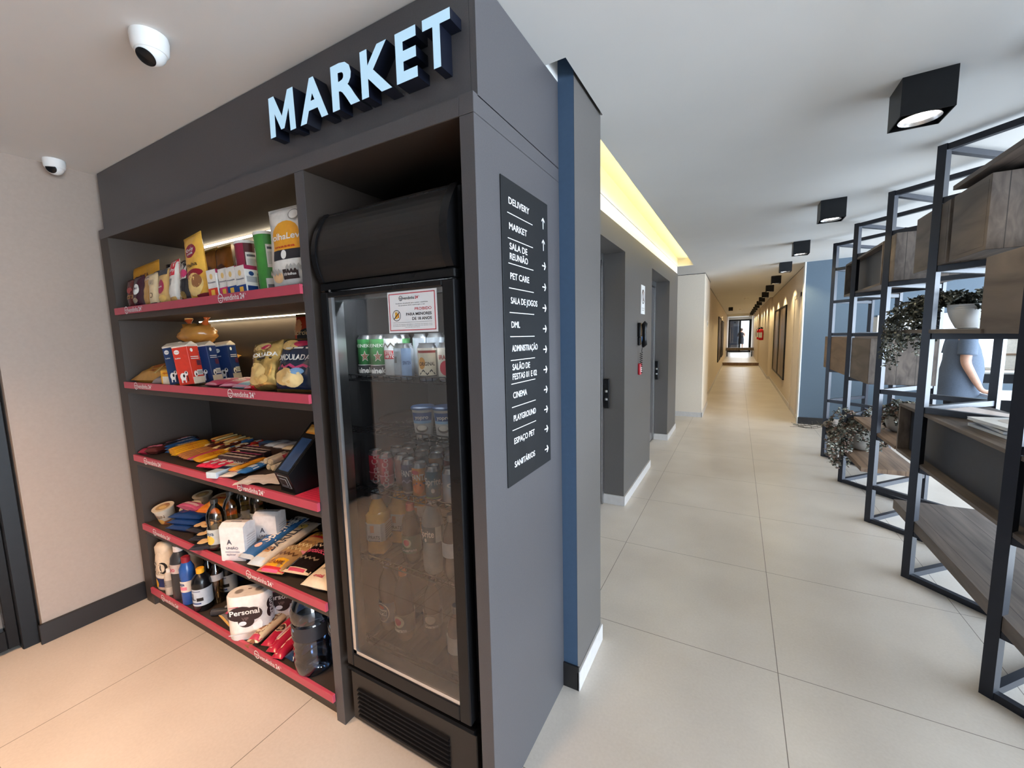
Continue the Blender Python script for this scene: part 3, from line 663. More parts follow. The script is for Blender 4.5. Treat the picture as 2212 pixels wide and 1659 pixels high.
mb = MB(); mb.tube([(0.05, -0.03, 0.11), (0.062, -0.03, 0.10), (0.060, -0.03, 0.04), (0.062, -0.028, -0.04), (0.06, -0.02, -0.09), (0.045, -0.012, -0.115)], [0.026, 0.028, 0.018, 0.020, 0.026, 0.012], m_black, 14); mb.build('handset', ph, smooth=0.9)
mb = MB(); pts = [(0.04, -0.01, -0.115), (0.03, 0.01, -0.16)]
for k in range(90): a = k*0.75; pts.append((0.025+0.012*math.cos(a), 0.015+0.012*math.sin(a), -0.17-k*0.0023))
mb.tube(pts, 0.0028, m_black, 5); mb.build('coiled_cord', ph, smooth=0.9)
mb = MB(); mb.box(-0.840, -0.815, 4.055, 4.125, 1.115, 1.225, K(190, 34, 48), 0.006); mb.box(-0.8152, -0.812, 4.07, 4.11, 1.14, 1.19, K(235, 210, 205), 0.002)
tag(mb.build('alarm_box', smooth=0.5), 'small red alarm call box below the wall telephone', 'box')
mb = MB(); mb.box(-0.840, -0.832, 4.215, 4.295, 1.42, 1.545, K(70, 130, 200), 0.002)
mp = flat((-0.8319, 4.215, 1.42), (0, 1, 0), (0, 0, 1), 0.07, 0.125, (1, 0, 0), 0.0006)
mb.rect(mp, 0.2, 0.15, 0.8, 0.85, K(120, 175, 225), 1); mb.rect(mp, 0.45, 0.2, 0.58, 0.8, m_text, 2); mb.rect(mp, 0.3, 0.74, 0.72, 0.8, m_text, 2)
tag(mb.build('telephone_plate', smooth=0.4), 'small blue plate with white mark beside the wall telephone', 'sign')
for k, (y, x) in enumerate(((3.50, -1.030), (6.02, -1.030))):
    t = thing('lift_call_panel', ['dark lift button panel inside the nearer lift recess', 'dark lift button panel inside the farther lift recess'][k], 'button panel', (x, y, 1.0))
    mb = MB(); mb.box(0.02, 0.065, -0.012, 0.006, -0.13, 0.13, m_black, 0.003); mb.build('plate', t)
    for q in (-0.05, 0.02): mb = MB(); mb.box(0.032, 0.052, -0.016, -0.012, q-0.01, q+0.01, m_steel, 0.003); mb.build('button', t)

# ------------------------------------------------------------------ corridor things
def canvas(name, loc, w, h, label, pal, sx):
    t = thing(name, label, 'picture', loc)
    mb = MB(); d = 0.03
    for a in ((0, w, 0, 0.03), (0, w, h-0.03, h), (0, 0.03, 0.03, h-0.03), (w-0.03, w, 0.03, h-0.03), (w/2-0.02, w/2+0.02, 0.03, h-0.03)):
        mb.box(min(0, sx*d), max(0, sx*d), a[0], a[1], a[2], a[3], m_blackm)
    mb.build('frame', t)
    mb = MB(); mp = lambda u, v, l: Vector((sx*(0.014+0.0008*l), 0.03+u*(w-0.06), 0.03+v*(h-0.06)))
    mb.rect(mp, 0, 0, 1, 1, pal[0], 0)
    R = random.Random(3)
    for i in range(13):
        u = i/13+R.uniform(0, 0.03); ww = R.uniform(0.015, 0.05); c = pal[1+i % (len(pal)-1)]
        vs = []; m = 12
        for j in range(m+1):
            s_ = 0.012*math.sin(j*0.9+i*2); vs += [mp(min(u+s_, 0.97), j/m, 1+i % 3), mp(min(u+s_+ww, 0.99), j/m, 1+i % 3)]
        mb.add(vs, [(2*j, 2*j+1, 2*j+3, 2*j+2) for j in range(m)], c)
    mb.build('canvas', t, smooth=0)
pal = [K(120, 104, 92), K(160, 140, 122), K(86, 72, 64), K(140, 120, 104), K(70, 60, 56), K(182, 160, 140)]
canvas('framed_picture', (0.925, 10.85, 0.42), 3.25, 1.66, 'large dark framed two-panel picture of vertical streaks on the right corridor wall', pal, -1)
canvas('framed_picture', (-0.60, 15.6, 0.50), 2.4, 1.55, 'tall dark framed picture on the left corridor wall, nearer one', pal, 1)
canvas('framed_picture', (-0.60, 19.0, 0.50), 2.0, 1.5, 'dark framed picture farther along the left corridor wall', pal, 1)
for k, (y, z) in enumerate(((18.6, 1.18), (20.6, 1.18))):
    t = thing('fire_extinguisher', ['red fire extinguisher hung on the right corridor wall, nearer one', 'red fire extinguisher hung behind the nearer one on the right wall'][k], 'fire extinguisher', (0.78, y, z))
    mb = MB(); mb.lathe([(0.02, 0), (0.075, 0.01), (0.078, 0.05), (0.078, 0.36), (0.05, 0.42), (0.022, 0.44)], K(205, 26, 44, 0.25), 20); mb.build('cylinder', t, smooth=0.8)
    mb = MB(); mb.box(-0.02, 0.06, -0.012, 0.012, 0.44, 0.49, m_black, 0.004); mb.box(-0.05, 0.02, -0.008, 0.008, 0.49, 0.505, m_black); mb.build('valve', t)
    mb = MB(); mb.tube([(-0.02, 0, 0.46), (-0.09, -0.01, 0.44), (-0.10, -0.01, 0.30), (-0.09, -0.01, 0.12)], 0.010, m_black, 8); mb.build('hose', t, smooth=0.9)
    mb = MB(); mp = lambda u, v, l: Vector((0.0790*math.sin((u-0.5)*1.8-0.5)*1, -0.0790*math.cos((u-0.5)*1.8-0.5), 0.10+0.2*v)); mb.rect(mp, 0, 0, 1, 1, m_text, 1, 8, 1); mb.build('instruction_label', t, smooth=0.9)
# bench across the corridor and the glazed end with two people's silhouettes seen from afar
t = thing('low_console', 'long low wooden bench across the far end of the corridor', 'bench', (0.19, 27.0, 0.13))
mb = MB(); mb.box(-0.78, 0.60, -0.2, 0.2, 0.34, 0.50, m_wood, 0.005); mb.build('top', t)
for x in (-0.74, 0.50): mb = MB(); mb.box(x, x+0.05, -0.15, 0.15, 0, 0.34, m_blackm); mb.build('leg', t)
mb = MB(); mb.box(-0.60, 0.86, 33.0, 33.1, 2.40, 2.75, m_white); 
mb.box(-0.60, -0.52, 33.0, 33.1, 0.13, 2.40, m_blackm); mb.box(0.66, 0.80, 33.0, 33.1, 0.13, 2.40, m_blackm); mb.box(-0.52, 0.66, 33.0, 33.1, 2.30, 2.40, m_blackm)
mb.box(0.06, 0.16, 33.0, 33.1, 0.13, 2.30, m_blackm); mb.box(-0.52, 0.66, 33.0, 33.1, 0.13, 0.22, m_blackm); mb.box(-0.52, 0.06, 33.04, 33.05, 0.22, 2.30, m_glassd)
struct('door_4', mb)
mb = MB(); mb.box(-6, 6, 36, 52, 0.0, 0.12, M('outdoor_paving', srgb(200, 205, 210), 0.8)); mb.box(-6, -0.05, 44, 44.3, 0.12, 4.5, K(120, 128, 140)); struct('floor_outside', mb)

# ------------------------------------------------------------------ zigzag steel shelving screen
RY = [1.33, 2.26, 3.19, 4.03, 5.02, 5.99]
FXR, RXR = 0.947, 1.395
verts = []
for i, y in enumerate(RY):
    verts.append((FXR, y)); nxt = RY[i+1] if i+1 < len(RY) else y+0.96
    verts.append((RXR, (y+nxt)/2))
rk = thing('shelving_screen', 'tall zigzag dark blue-grey steel shelving screen standing between walkway and lobby', 'shelving', (1.15, 3.9, 0))
def RMB(): m = MB(); m.T = Matrix.Translation((-1.15, -3.9, 0)); return m
LV = [0.016, 0.285, 0.675, 1.032, 1.452, 1.822, 2.185]
TOP = 2.478
def rtop(x, y): return min(TOP, CZ(x, y)-0.012)
for (x, y) in verts:
    mb = RMB(); s_ = 0.029; zt = rtop(x, y)
    mb.prism([(x-s_, y), (x, y-s_), (x+s_, y), (x, y+s_)], 'z', 0, zt, m_rack); mb.build('post', rk, smooth=0)
for a, b in zip(verts[:-1], verts[1:]):
    for z in LV+[0]:
        if z == 0: za, zb = rtop(*a)-0.018, rtop(*b)-0.018
        else: za = zb = z
        mb = RMB(); mb.bar((a[0], a[1], za), (b[0], b[1], zb), 0.030, 0.032, m_rack); mb.build('rail', rk, smooth=0)
# oak boxes and boards resting on the rails
def obox(y0, y1, z0, z1, label, mat=None, kind='box', x0=0.950, x1=1.36, open_=False):
    mat = mat or m_wood
    yc = (y0+y1)/2; mb = MB(); mb.T = Matrix.Translation((0, -yc, -z0)); t = 0.018
    if kind == 'board':
        mb.box(x0, x1, y0, y1, z0, z1, mat, 0.0015)
        o = mb.build('shelf_board', loc=(0, yc, z0), smooth=0.3); return tag(o, label, 'shelf board')
    if open_:
        mb.box(x0, x1, y0, y1, z0, z0+t, mat, 0.001); mb.box(x0, x1, y0, y1, z1-t, z1, mat, 0.001)
        mb.box(x0, x1, y0, y0+t, z0+t, z1-t, mat); mb.box(x0, x1, y1-t, y1, z0+t, z1-t, mat)
        r = thing('shelf_box', label, 'box', (0, yc, z0))
        b = mb.build('frame', r, smooth=0.3)
        m2 = MB(); m2.T = Matrix.Translation((0, -yc, -z0)); m2.box(x0+0.06, x0+0.075, y0+t, y1-t, z0+t, z1-t, m_dark); p = m2.build('back_panel', r); p['label'] = 'recessed panel in dark blue-grey painting the shaded inside'  # panel colour stands in for the shade inside the open box
        return r
    mb.box(x0, x1, y0, y1, z0, z1, mat, 0.0015)
    mb.box(x0-0.0008, x0, y0+0.02, y1-0.02, z0+0.02, z1-0.02, mat)
    return tag(mb.build('shelf_box', loc=(0, yc, z0), smooth=0.3), label, 'box')
E_ = 0.017
B1 = obox(5.06, 6.36, 1.032+E_, 1.425, 'oak box at the far end of the shelving screen, just below eye level', m_woodw)
B2 = obox(4.35, 4.98, 1.032+E_, 1.425, 'grey oak box on the shelving screen under the trailing plant', m_wood)
obox(4.20, 5.46, 1.822+E_, 2.165, 'dark-fronted oak box high on the far half of the shelving screen', m_wood, open_=True)
obox(3.90, 4.18, 1.822+E_, 2.165, 'narrow oak box high on the screen beside the dark-fronted one', m_wood)
obox(3.06, 3.52, 1.822+E_, 2.165, 'oak box high on the screen, second from the near end', m_wood, x1=1.30)
obox(2.66, 3.02, 1.822+E_, 2.165, 'large oak box high at the right edge, under the long upper board', m_wood)
obox(1.55, 3.05, 2.185+E_, 2.225, 'long oak board lying above the large upper box at right', m_wood, 'board')
obox(1.70, 2.64, 1.452+E_, 1.802, 'oak box at eye height at the right edge with horizontal grain', m_wood)
obox(2.60, 4.10, 1.452+E_, 1.490, 'thin oak board at eye height carrying the white plant bowl', m_wood, 'board', x0=0.94)
obox(1.75, 3.57, 0.675+E_, 1.012, 'long oak box with dark recessed side under the magazines', m_wood, open_=True)
obox(3.60, 4.72, 0.675+E_, 0.715, 'warm oak board with plant next to the long dark-sided box', m_woodw, 'board', x1=1.30)
obox(1.75, 3.54, 0.285+E_, 0.365, 'wide planked oak tray low on the near part of the screen', m_wood, 'board', x1=1.37)
obox(4.37, 6.26, 0.285+E_, 0.340, 'low oak board at the far end of the screen with pot and stones', m_woodw, 'board', x1=1.34)

# ------------------------------------------------------------------ plants and pots
m_leafd = M('dark_leaf', srgb(62, 66, 58), 0.55, var=0.3, scale=30); m_leafl = M('pale_leaf', srgb(158, 158, 146), 0.5, var=0.25, scale=30); m_leafr = M('reddish_leaf', srgb(120, 96, 84), 0.5, var=0.25, scale=30)
m_stem = M('plant_stem', srgb(80, 72, 58), 0.7)
def leaf(mb, p, d, ln, wd, mat, R):
    d = Vector(d).normalized(); up = Vector((R.uniform(-1, 1), R.uniform(-1, 1), R.uniform(0.2, 1))).normalized()
    a = d.cross(up).normalized()*wd; n = a.cross(d).normalized()*wd*0.35
    p = Vector(p); vs = [p, p+d*ln*0.35+a-n*0.3, p+d*ln*0.4+n, p+d*ln*0.35-a-n*0.3, p+d*ln*0.75+a*0.7, p+d*ln*0.8+n*0.6, p+d*ln*0.75-a*0.7, p+d*ln-n]
    mb.add(vs, [(0, 1, 2), (0, 2, 3), (1, 4, 5, 2), (2, 5, 6, 3), (4, 7, 5), (5, 7, 6)], mat)
def trailing(mb, mbs, base, runs, R, mats, lsz=0.022):
    for (dx, dy, up, drop, L) in runs:
        p = Vector(base)+Vector((R.uniform(-.04, .04), R.uniform(-.04, .04), 0)); pts = [p.copy()]; n = 16
        for k in range(1, n+1):
            t = k/n
            q = Vector(base)+Vector((dx*L*min(1, t*1.6), dy*L*min(1, t*1.6), up*math.sin(min(1, t*1.6)*PI*0.75)-drop*max(0, t-0.42)/0.58))
            q += Vector((R.uniform(-1, 1), R.uniform(-1, 1), R.uniform(-1, 1)))*0.012; pts.append(q)
        mbs.tube(pts, 0.0018, m_stem, 5)
        for q, q2 in zip(pts[:-1], pts[1:]):
            for _ in range(5):
                s = q.lerp(q2, R.random()); d = Vector((R.uniform(-1, 1), R.uniform(-1, 1), R.uniform(-0.8, 0.5)))
                leaf(mb, s, d, lsz*R.uniform(0.7, 1.4), lsz*0.36, R.choice(mats), R)
R = random.Random(11)
pot = thing('planter', 'white ribbed bowl with dense trailing plant on the eye-level board', 'potted plant', (1.16, 3.36, 1.491))
mb = MB(); prof = [(0.045, 0), (0.062, 0.004)]
for k in range(15):
    t = k/14; r = 0.062+0.048*math.sin(t*PI/2); z = 0.006+0.135*t; prof += [(r, z), (r+0.0025, z+0.005)]
prof += [(0.113, 0.150), (0.105, 0.150), (0.100, 0.12), (0.05, 0.10)]
mb.lathe([(r*.80, z*.92) for r, z in prof], M('white_ribbed_ceramic', (0.82, 0.82, 0.83), 0.45, var=0.02), 36, closed=True); b = mb.build('bowl', pot, smooth=0.5)
lm, sm = MB(), MB()
runs = []
for i in range(30):
    a = R.uniform(0, 2*PI); runs.append((math.cos(a), math.sin(a), R.uniform(0.03, 0.09), R.uniform(0.0, 0.16), R.uniform(0.10, 0.22)))
for i in range(34): runs.append((-0.45+R.uniform(-.12, .12), R.uniform(0.25, 1.0), R.uniform(0.02, 0.09), R.uniform(0.05, 0.33), R.uniform(0.28, 0.52)))
for i in range(10): runs.append((-0.50+R.uniform(-.05, .05), R.uniform(0.75, 0.95), 0.04, R.uniform(0.30, 0.42), R.uniform(0.42, 0.52)))
trailing(lm, sm, (0, 0, 0.13), runs, R, [m_leafd, m_leafd, m_leafd, m_leafl])
lm.build('foliage', pot, smooth=0); sm.build('stem', pot, smooth=1)
pot2 = thing('planter', 'pale round pot with variegated trailing plant on the low warm board', 'potted plant', (1.10, 5.05, 0.341))
mb = MB(); mb.lathe([(0.06, 0), (0.10, 0.02), (0.125, 0.08), (0.12, 0.15), (0.095, 0.18), (0.09, 0.17), (0.05, 0.16)], M('pale_stoneware', srgb(170, 166, 160), 0.6), 28); mb.build('pot', pot2, smooth=0.8)
lm, sm = MB(), MB(); runs = []
for i in range(26): a = R.uniform(0, 2*PI); runs.append((math.cos(a), math.sin(a), R.uniform(0.08, 0.26), R.uniform(0.0, 0.2), R.uniform(0.12, 0.30)))
for i in range(22): runs.append((-0.7+R.uniform(-.2, .2), R.uniform(-0.9, 0.4), R.uniform(0.03, 0.12), R.uniform(0.15, 0.42), R.uniform(0.22, 0.36)))
trailing(lm, sm, (0, -0.05, 0.16), runs, R, [m_leafl, m_leafr, m_leafd], 0.028)
lm.build('foliage', pot2, smooth=0); sm.build('stem', pot2, smooth=1)
pot3 = thing('planter', 'round pale pot of leafy plant on the warm oak board behind the posts', 'potted plant', (1.12, 4.12, 0.716))
mb = MB(); mb.lathe([(0.05, 0), (0.085, 0.02), (0.10, 0.07), (0.095, 0.12), (0.085, 0.12), (0.05, 0.11)], M('pale_stoneware', srgb(170, 166, 160), 0.6), 28); mb.build('pot', pot3, smooth=0.8)
lm, sm = MB(), MB(); runs = []
for i in range(24): a = R.uniform(0, 2*PI); runs.append((math.cos(a), math.sin(a), R.uniform(0.04, 0.14), R.uniform(0.0, 0.14), R.uniform(0.08, 0.16)))
trailing(lm, sm, (0, 0, 0.10), runs, R, [m_leafl, m_leafr, m_leafd], 0.026)
lm.build('foliage', pot3, smooth=0); sm.build('stem', pot3, smooth=1)
for k, (x, y, sx_, lb) in enumerate(((1.02, 5.95, 0.10, 'larger grey rounded stone at the far end of the low oak board'), (1.08, 5.62, 0.075, 'smaller grey stone between the large stone and the plant pot'))):
    mb = MB(); n = 12
    for i in range(n+1):
        pass
    prof = [(max(0.0005, sx_*math.sin(PI*i/10)), sx_*0.62*(1-math.cos(PI*i/10))) for i in range(11)]
    mb.lathe(prof, M('grey_stone', srgb(140, 132, 126), 0.85, var=0.2, scale=18, bump=0.4), 18)
    for i, v in enumerate(mb.v): s_ = 1+0.18*noise.noise(v*14+Vector((k*5, 0, 0))); mb.v[i] = Vector((v.x*s_, v.y*s_*1.2, v.z*s_))
    tag(mb.build('stone', loc=(x, y, 0.341), smooth=1), lb, 'stone')
tw = MB(); Rt = random.Random(5)
for i in range(3):
    pts = [Vector((0.98-0.06*k, 5.80+0.03*i+0.01*k, 0.40-0.012*k*i/2+0.02*math.sin(k+i))) for k in range(7)]; tw.tube(pts, 0.004-0.0007*i, m_stem, 6)
    for p in pts[2:]: tw.tube([p, p+Vector((Rt.uniform(-.05, 0), Rt.uniform(-.05, .05), Rt.uniform(0.0, .04)))], 0.002, m_stem, 5)
tag(tw.build('driftwood_branch', smooth=1), 'thin dry branch sticking out of the low board at the screen end', 'branch')
# magazines
for k, (z, w_, l_, cx, cy, rz, lb, cc) in enumerate(((0, 0.23, 0.30, 1.14, 2.70, 0.05, 'bottom magazine of the stack on the long dark-sided box', K(170, 180, 196)), (0.016, 0.23, 0.30, 1.15, 2.71, -0.04, 'middle magazine of the stack on the long dark-sided box', K(120, 124, 134)), (0.034, 0.22, 0.29, 1.13, 2.69, 0.10, 'top magazine of the stack with a pale photo cover', K(226, 224, 222)))):
    mb = MB(); mb.box(-w_/2, w_/2, -l_/2, l_/2, 0.001, 0.013, M('paper_pages', (0.75, 0.77, 0.8), 0.8), 0.001); mb.box(-w_/2-0.001, w_/2+0.001, -l_/2-0.001, l_/2+0.001, 0.013, 0.0145, cc); mb.box(-w_/2-0.001, w_/2+0.001, -l_/2-0.001, l_/2+0.001, 0, 0.001, cc)
    if k == 2:
        mp = flat((-w_/2, -l_/2, 0.0146), (1, 0, 0), (0, 1, 0), w_, l_, (0, 0, 1)); mb.ell(mp, 0.55, 0.55, 0.3, 0.28, K(196, 182, 168), 1); mb.ell(mp, 0.6, 0.5, 0.18, 0.15, K(150, 138, 128), 2)
    tag(mb.build('magazine', loc=(cx, cy, 1.013+z), rot=(0, 0, rz), smooth=0.3), lb, 'magazine', 'magazines stacked on the shelving screen')
mb = MB(); mb.box(-0.12, 0.12, -0.16, 0.16, 0.0, 0.012, K(232, 214, 204), 0.001)
tag(mb.build('notepad', loc=(1.17, 3.25, 1.013), rot=(0, 0, 0.3), smooth=0.3), 'pale pink flat notepad beside the magazine stack', 'notepad')

# ------------------------------------------------------------------ lobby beyond the screen
t = thing('reception_counter', 'pale reception counter where the person stands behind the screen', 'counter', (3.35, 6.75, 0))
mb = MB(); mb.box(-0.87, 0.9, -0.35, 0.35, 0.70, 0.735, M('counter_top', (0.72, 0.72, 0.74), 0.3), 0.003); mb.build('worktop', t)
mb = MB(); mb.box(-0.60, 0.87, -0.30, 0.33, 0, 0.70, m_dark); mb.build('body', t)
t = thing('lobby_screen', 'tall brown lattice-paned screen glimpsed in the bright lobby', 'screen', (4.75, 11.6, 0))
mb = MB()
for k in range(7): mb.box(-1.5+k*0.5, -1.46+k*0.5, -0.03, 0.03, 0, 2.6, K(150, 122, 100))
for k in range(8): mb.box(-1.5, 1.5, -0.025, 0.025, 0.3+0.32*k, 0.33+0.32*k, K(150, 122, 100))
mb.build('lattice', t, smooth=0)
mb = MB(); mb.box(-1.46, 1.5, -0.008, 0.008, 0, 2.6, K(236, 226, 212, 0.6)); mb.build('pane', t)
t = thing('lobby_sideboard', 'low dark sideboard in the lobby under the lattice screen', 'sideboard', (4.3, 10.4, 0))
mb = MB(); mb.box(-0.7, 0.9, -0.22, 0.22, 0.08, 0.68, m_dark, 0.004); mb.build('body', t); mb = MB(); mb.box(-0.72, 0.92, -0.24, 0.24, 0.68, 0.71, m_white, 0.003); mb.build('top', t)
mb = MB(); mb.box(1.80, 3.1, 7.97, 7.985, 0.95, 1.70, K(236, 236, 236, 0.5), 0.002)
tag(mb.build('white_board', smooth=0.3), 'plain white board on the blue wall behind the person', 'board')

# ------------------------------------------------------------------ people
m_skin = M('skin', srgb(186, 146, 126), 0.55, var=0.06, scale=30); m_shirt = M('grey_blue_jersey', srgb(86, 98, 116), 0.85, var=0.08, scale=90, bump=0.2); m_trous = M('dark_trousers', srgb(44, 46, 54), 0.85); m_hair = M('dark_hair', srgb(70, 58, 52), 0.7, var=0.3, scale=80)
def skinned(name, joints, edges, radii, mat, parent, sub=2, root=0):
    me = bpy.data.meshes.new(name+'_raw'); me.from_pydata(joints, edges, []); o = bpy.data.objects.new(name+'_raw', me); C.objects.link(o)
    md = o.modifiers.new('s', 'SKIN'); md.use_smooth_shade = True
    for i, r in enumerate(radii):
        sv = me.skin_vertices[0].data[i]; sv.radius = (r, r) if not isinstance(r, tuple) else r; sv.use_root = (i == root)
    sb = o.modifiers.new('u', 'SUBSURF'); sb.levels = sub; sb.render_levels = sub
    dg = bpy.context.evaluated_depsgraph_get(); dg.update(); nm = bpy.data.meshes.new_from_object(o.evaluated_get(dg)); bpy.data.objects.remove(o)
    nm.name = name; nm.materials.clear(); nm.materials.append(mat)
    for p in nm.polygons: p.use_smooth = True
    r = bpy.data.objects.new(name, nm); C.objects.link(r)
    if parent: r.parent = parent
    return r
# clerk: stands side-on facing right, arm down, hand on the counter (body faces +x)
man = thing('person', 'person in a grey-blue short-sleeved shirt standing behind the screen, hand on the counter', 'person', (2.28, 6.72, 0))
J = [(0, 0, .93), (-.01, 0, 1.10), (0, 0, 1.26), (.01, 0, 1.36), (.03, 0, 1.43), (.05, 0, 1.53), (.06, 0, 1.61),      # pelvis..head 0-6
     (0, -.17, 1.34), (-.02, -.21, 1.10), (.07, -.22, .90), (.12, -.22, .80),                                     # near arm 7-10
     (0, .17, 1.34), (-.02, .21, 1.10), (.10, .20, .90), (.17, .19, .80),                                          # far arm 11-14
     (0, -.09, .86), (.02, -.10, .50), (0, -.10, .10), (.12, -.11, .04), (0, .09, .86), (.02, .10, .50), (0, .10, .10), (.12, .11, .04)]
Ed = [(0, 1), (1, 2), (2, 3), (3, 4), (4, 5), (5, 6), (3, 7), (7, 8), (8, 9), (9, 10), (3, 11), (11, 12), (12, 13), (13, 14), (0, 15), (15, 16), (16, 17), (17, 18), (0, 19), (19, 20), (20, 21), (21, 22)]
Rr = [.13, .125, .12, .10, .055, .085, .075, .062, .047, .036, .026, .062, .047, .036, .026, .09, .062, .042, .035, .09, .062, .042, .035]
nJ = len(J)
for sy, wi in ((-1, 10), (1, 14)):       # five fingers each, curled over the counter edge
    bx, by, bz = J[wi]
    pl = (bx+.045, by, bz-.030); J.append(pl); Ed.append((wi, len(J)-1)); Rr.append(.024); p_ = len(J)-1
    for k, (dy, ln) in enumerate(((-.027, .055), (-.009, .064), (.009, .060), (.026, .046))):
        J.append((pl[0]+.035, pl[1]+dy, pl[2]-.006)); Ed.append((p_, len(J)-1)); Rr.append(.0095)
        J.append((pl[0]+.035+ln*.6, pl[1]+dy*1.15, pl[2]-.020)); Ed.append((len(J)-2, len(J)-1)); Rr.append(.0085)
        J.append((pl[0]+.035+ln, pl[1]+dy*1.2, pl[2]-.028)); Ed.append((len(J)-2, len(J)-1)); Rr.append(.007)
    J.append((pl[0]+.005, pl[1]-sy*.034, pl[2]-.008)); Ed.append((p_, len(J)-1)); Rr.append(.011)
    J.append((pl[0]+.040, pl[1]-sy*.050, pl[2]-.022)); Ed.append((len(J)-2, len(J)-1)); Rr.append(.0085)
body = skinned('body', J, Ed, Rr, m_skin, man)
def loft(secs, mat, name, parent, seg=24, caps=True):
    mb = MB(); vs = []
    for (cx, cy, cz, rx, ry, tilt) in secs:
        for k in range(seg):
            a = 2*PI*k/seg; x = rx*math.cos(a); y = ry*math.sin(a)
            wob = 1+0.012*math.sin(5*a+cz*30)
            vs.append((cx+x*wob, cy+y*wob, cz+tilt*x))
    fs = [(i*seg+k, i*seg+(k+1) % seg, (i+1)*seg+(k+1) % seg, (i+1)*seg+k) for i in range(len(secs)-1) for k in range(seg)]
    mb.add(vs, fs, mat); return mb.build(name, parent, smooth=3.1)
sh = loft([(.0, 0, .70, .178, .190, 0), (.01, 0, .78, .175, .190, 0), (.015, 0, .86, .185, .195, 0), (.025, 0, 1.0, .182, .190, 0), (.025, 0, 1.12, .165, .185, 0), (.015, 0, 1.24, .145, .190, 0), (.005, 0, 1.32, .125, .195, 0), (.005, 0, 1.375, .095, .165, 0), (.015, 0, 1.405, .072, .10, .1), (.02, 0, 1.42, .062, .070, .2)], m_shirt, 'shirt', man)
for sy in (-1, 1):
    mb = MB(); mb.tube([(0.0, sy*.13, 1.36), (-.002, sy*.175, 1.345), (-.008, sy*.20, 1.26), (-.012, sy*.21, 1.20), (-.014, sy*.212, 1.185)], [.055, .078, .078, .078, .082], m_shirt, 20); mb.build('sleeve', man, smooth=3.1)
mb = MB(); mb.tube([(0.0, 0, 1.415), (0.03, 0, 1.435), (.05, 0, 1.45)], [.074, .070, .066], M('dark_collar', srgb(58, 66, 82), 0.8), 20); mb.build('collar', man, smooth=3.1)
for sy in (-1, 1): loft([(0, sy*.085, .88, .105, .080, 0), (.010, sy*.09, .70, .092, .080, 0), (.02, sy*.10, .5, .08, .075, 0), (0, sy*.10, .10, .07, .065, 0)], m_trous, 'trouser_leg', man)
for sy in (-1, 1): mb = MB(); mb.box(-.07, .17, sy*.105-.045, sy*.105+.045, 0, .075, m_black, .02); mb.build('shoe', man)
mb = MB(); mb.T = Matrix.Translation((.045, 0, 1.62)); n = 10
mb.lathe([(max(.001, .098*math.cos(a)), .105*math.sin(a)) for a in [PI/2*k/8*0.99 for k in range(-2, 9)]], m_hair, 22, sx=1.02, sy=0.86, closed=False); mb.build('hair', man, smooth=3.1)
for sy in (-1, 1):
    mb = MB(); mb.T = Matrix.Translation((.055, sy*.078, 1.585)); mb.lathe([(.001, -.03), (.012, -.024), (.017, 0), (.012, .024), (.001, .03)], m_skin, 12, sx=1, sy=0.5); mb.build('ear', man, smooth=3.1)
    mb = MB(); mb.T = Matrix.Translation((.128, sy*.032, 1.59)); mb.lathe([(.001, -.009), (.012, 0), (.001, .009)], K(240, 238, 234), 10); mb.build('eye', man, smooth=3.1)
mb = MB(); mb.tube([(.128, 0, 1.60), (.150, 0, 1.565), (.132, 0, 1.555)], [.008, .014, .010], m_skin, 10); mb.build('nose', man, smooth=3.1)
mb = MB(); mb.tube([(.118, -.024, 1.525), (.130, 0, 1.524), (.118, .024, 1.525)], [.004, .006, .004], K(170, 100, 92), 8); mb.build('mouth', man, smooth=3.1)
# distant person in a dark dress outdoors
wo = thing('person', 'distant person in a dark knee-length outfit standing outside the far glass door', 'person', (0.22, 37.0, 0.12))
J = [(0, 0, .92), (0, 0, 1.15), (0, 0, 1.33), (0, 0, 1.44), (0, 0, 1.56), (-.19, 0, 1.33), (-.24, .02, 1.08), (-.12, -.18, 1.08), (.19, 0, 1.33), (.24, .02, 1.08), (.12, -.18, 1.10), (-.09, 0, .85), (-.10, 0, .48), (-.10, 0, .08), (-.10, -.10, .04), (.09, 0, .85), (.10, 0, .48), (.10, 0, .08), (.10, -.10, .04)]
Ed = [(0, 1), (1, 2), (2, 3), (3, 4), (2, 5), (5, 6), (6, 7), (2, 8), (8, 9), (9, 10), (0, 11), (11, 12), (12, 13), (13, 14), (0, 15), (15, 16), (16, 17), (17, 18)]
skinned('body', J, Ed, [.13, .12, .11, .05, .10, .05, .04, .03, .05, .04, .03, .08, .055, .04, .035, .08, .055, .04, .035], m_skin, wo)
loft([(0, 0, .48, .19, .16, 0), (0, 0, .85, .19, .16, 0), (0, 0, 1.10, .15, .13, 0), (0, 0, 1.30, .19, .13, 0), (0, 0, 1.40, .12, .09, 0)], M('dark_dress', srgb(28, 32, 42), 0.9), 'dress', wo, 18)
mb = MB(); mb.T = Matrix.Translation((0, 0.01, 1.60)); mb.lathe([(max(.001, .115*math.cos(a)), .12*math.sin(a)) for a in [PI/2*k/6*0.99 for k in range(-4, 7)]], m_hair, 16, closed=False); mb.build('hair', wo, smooth=3.1)

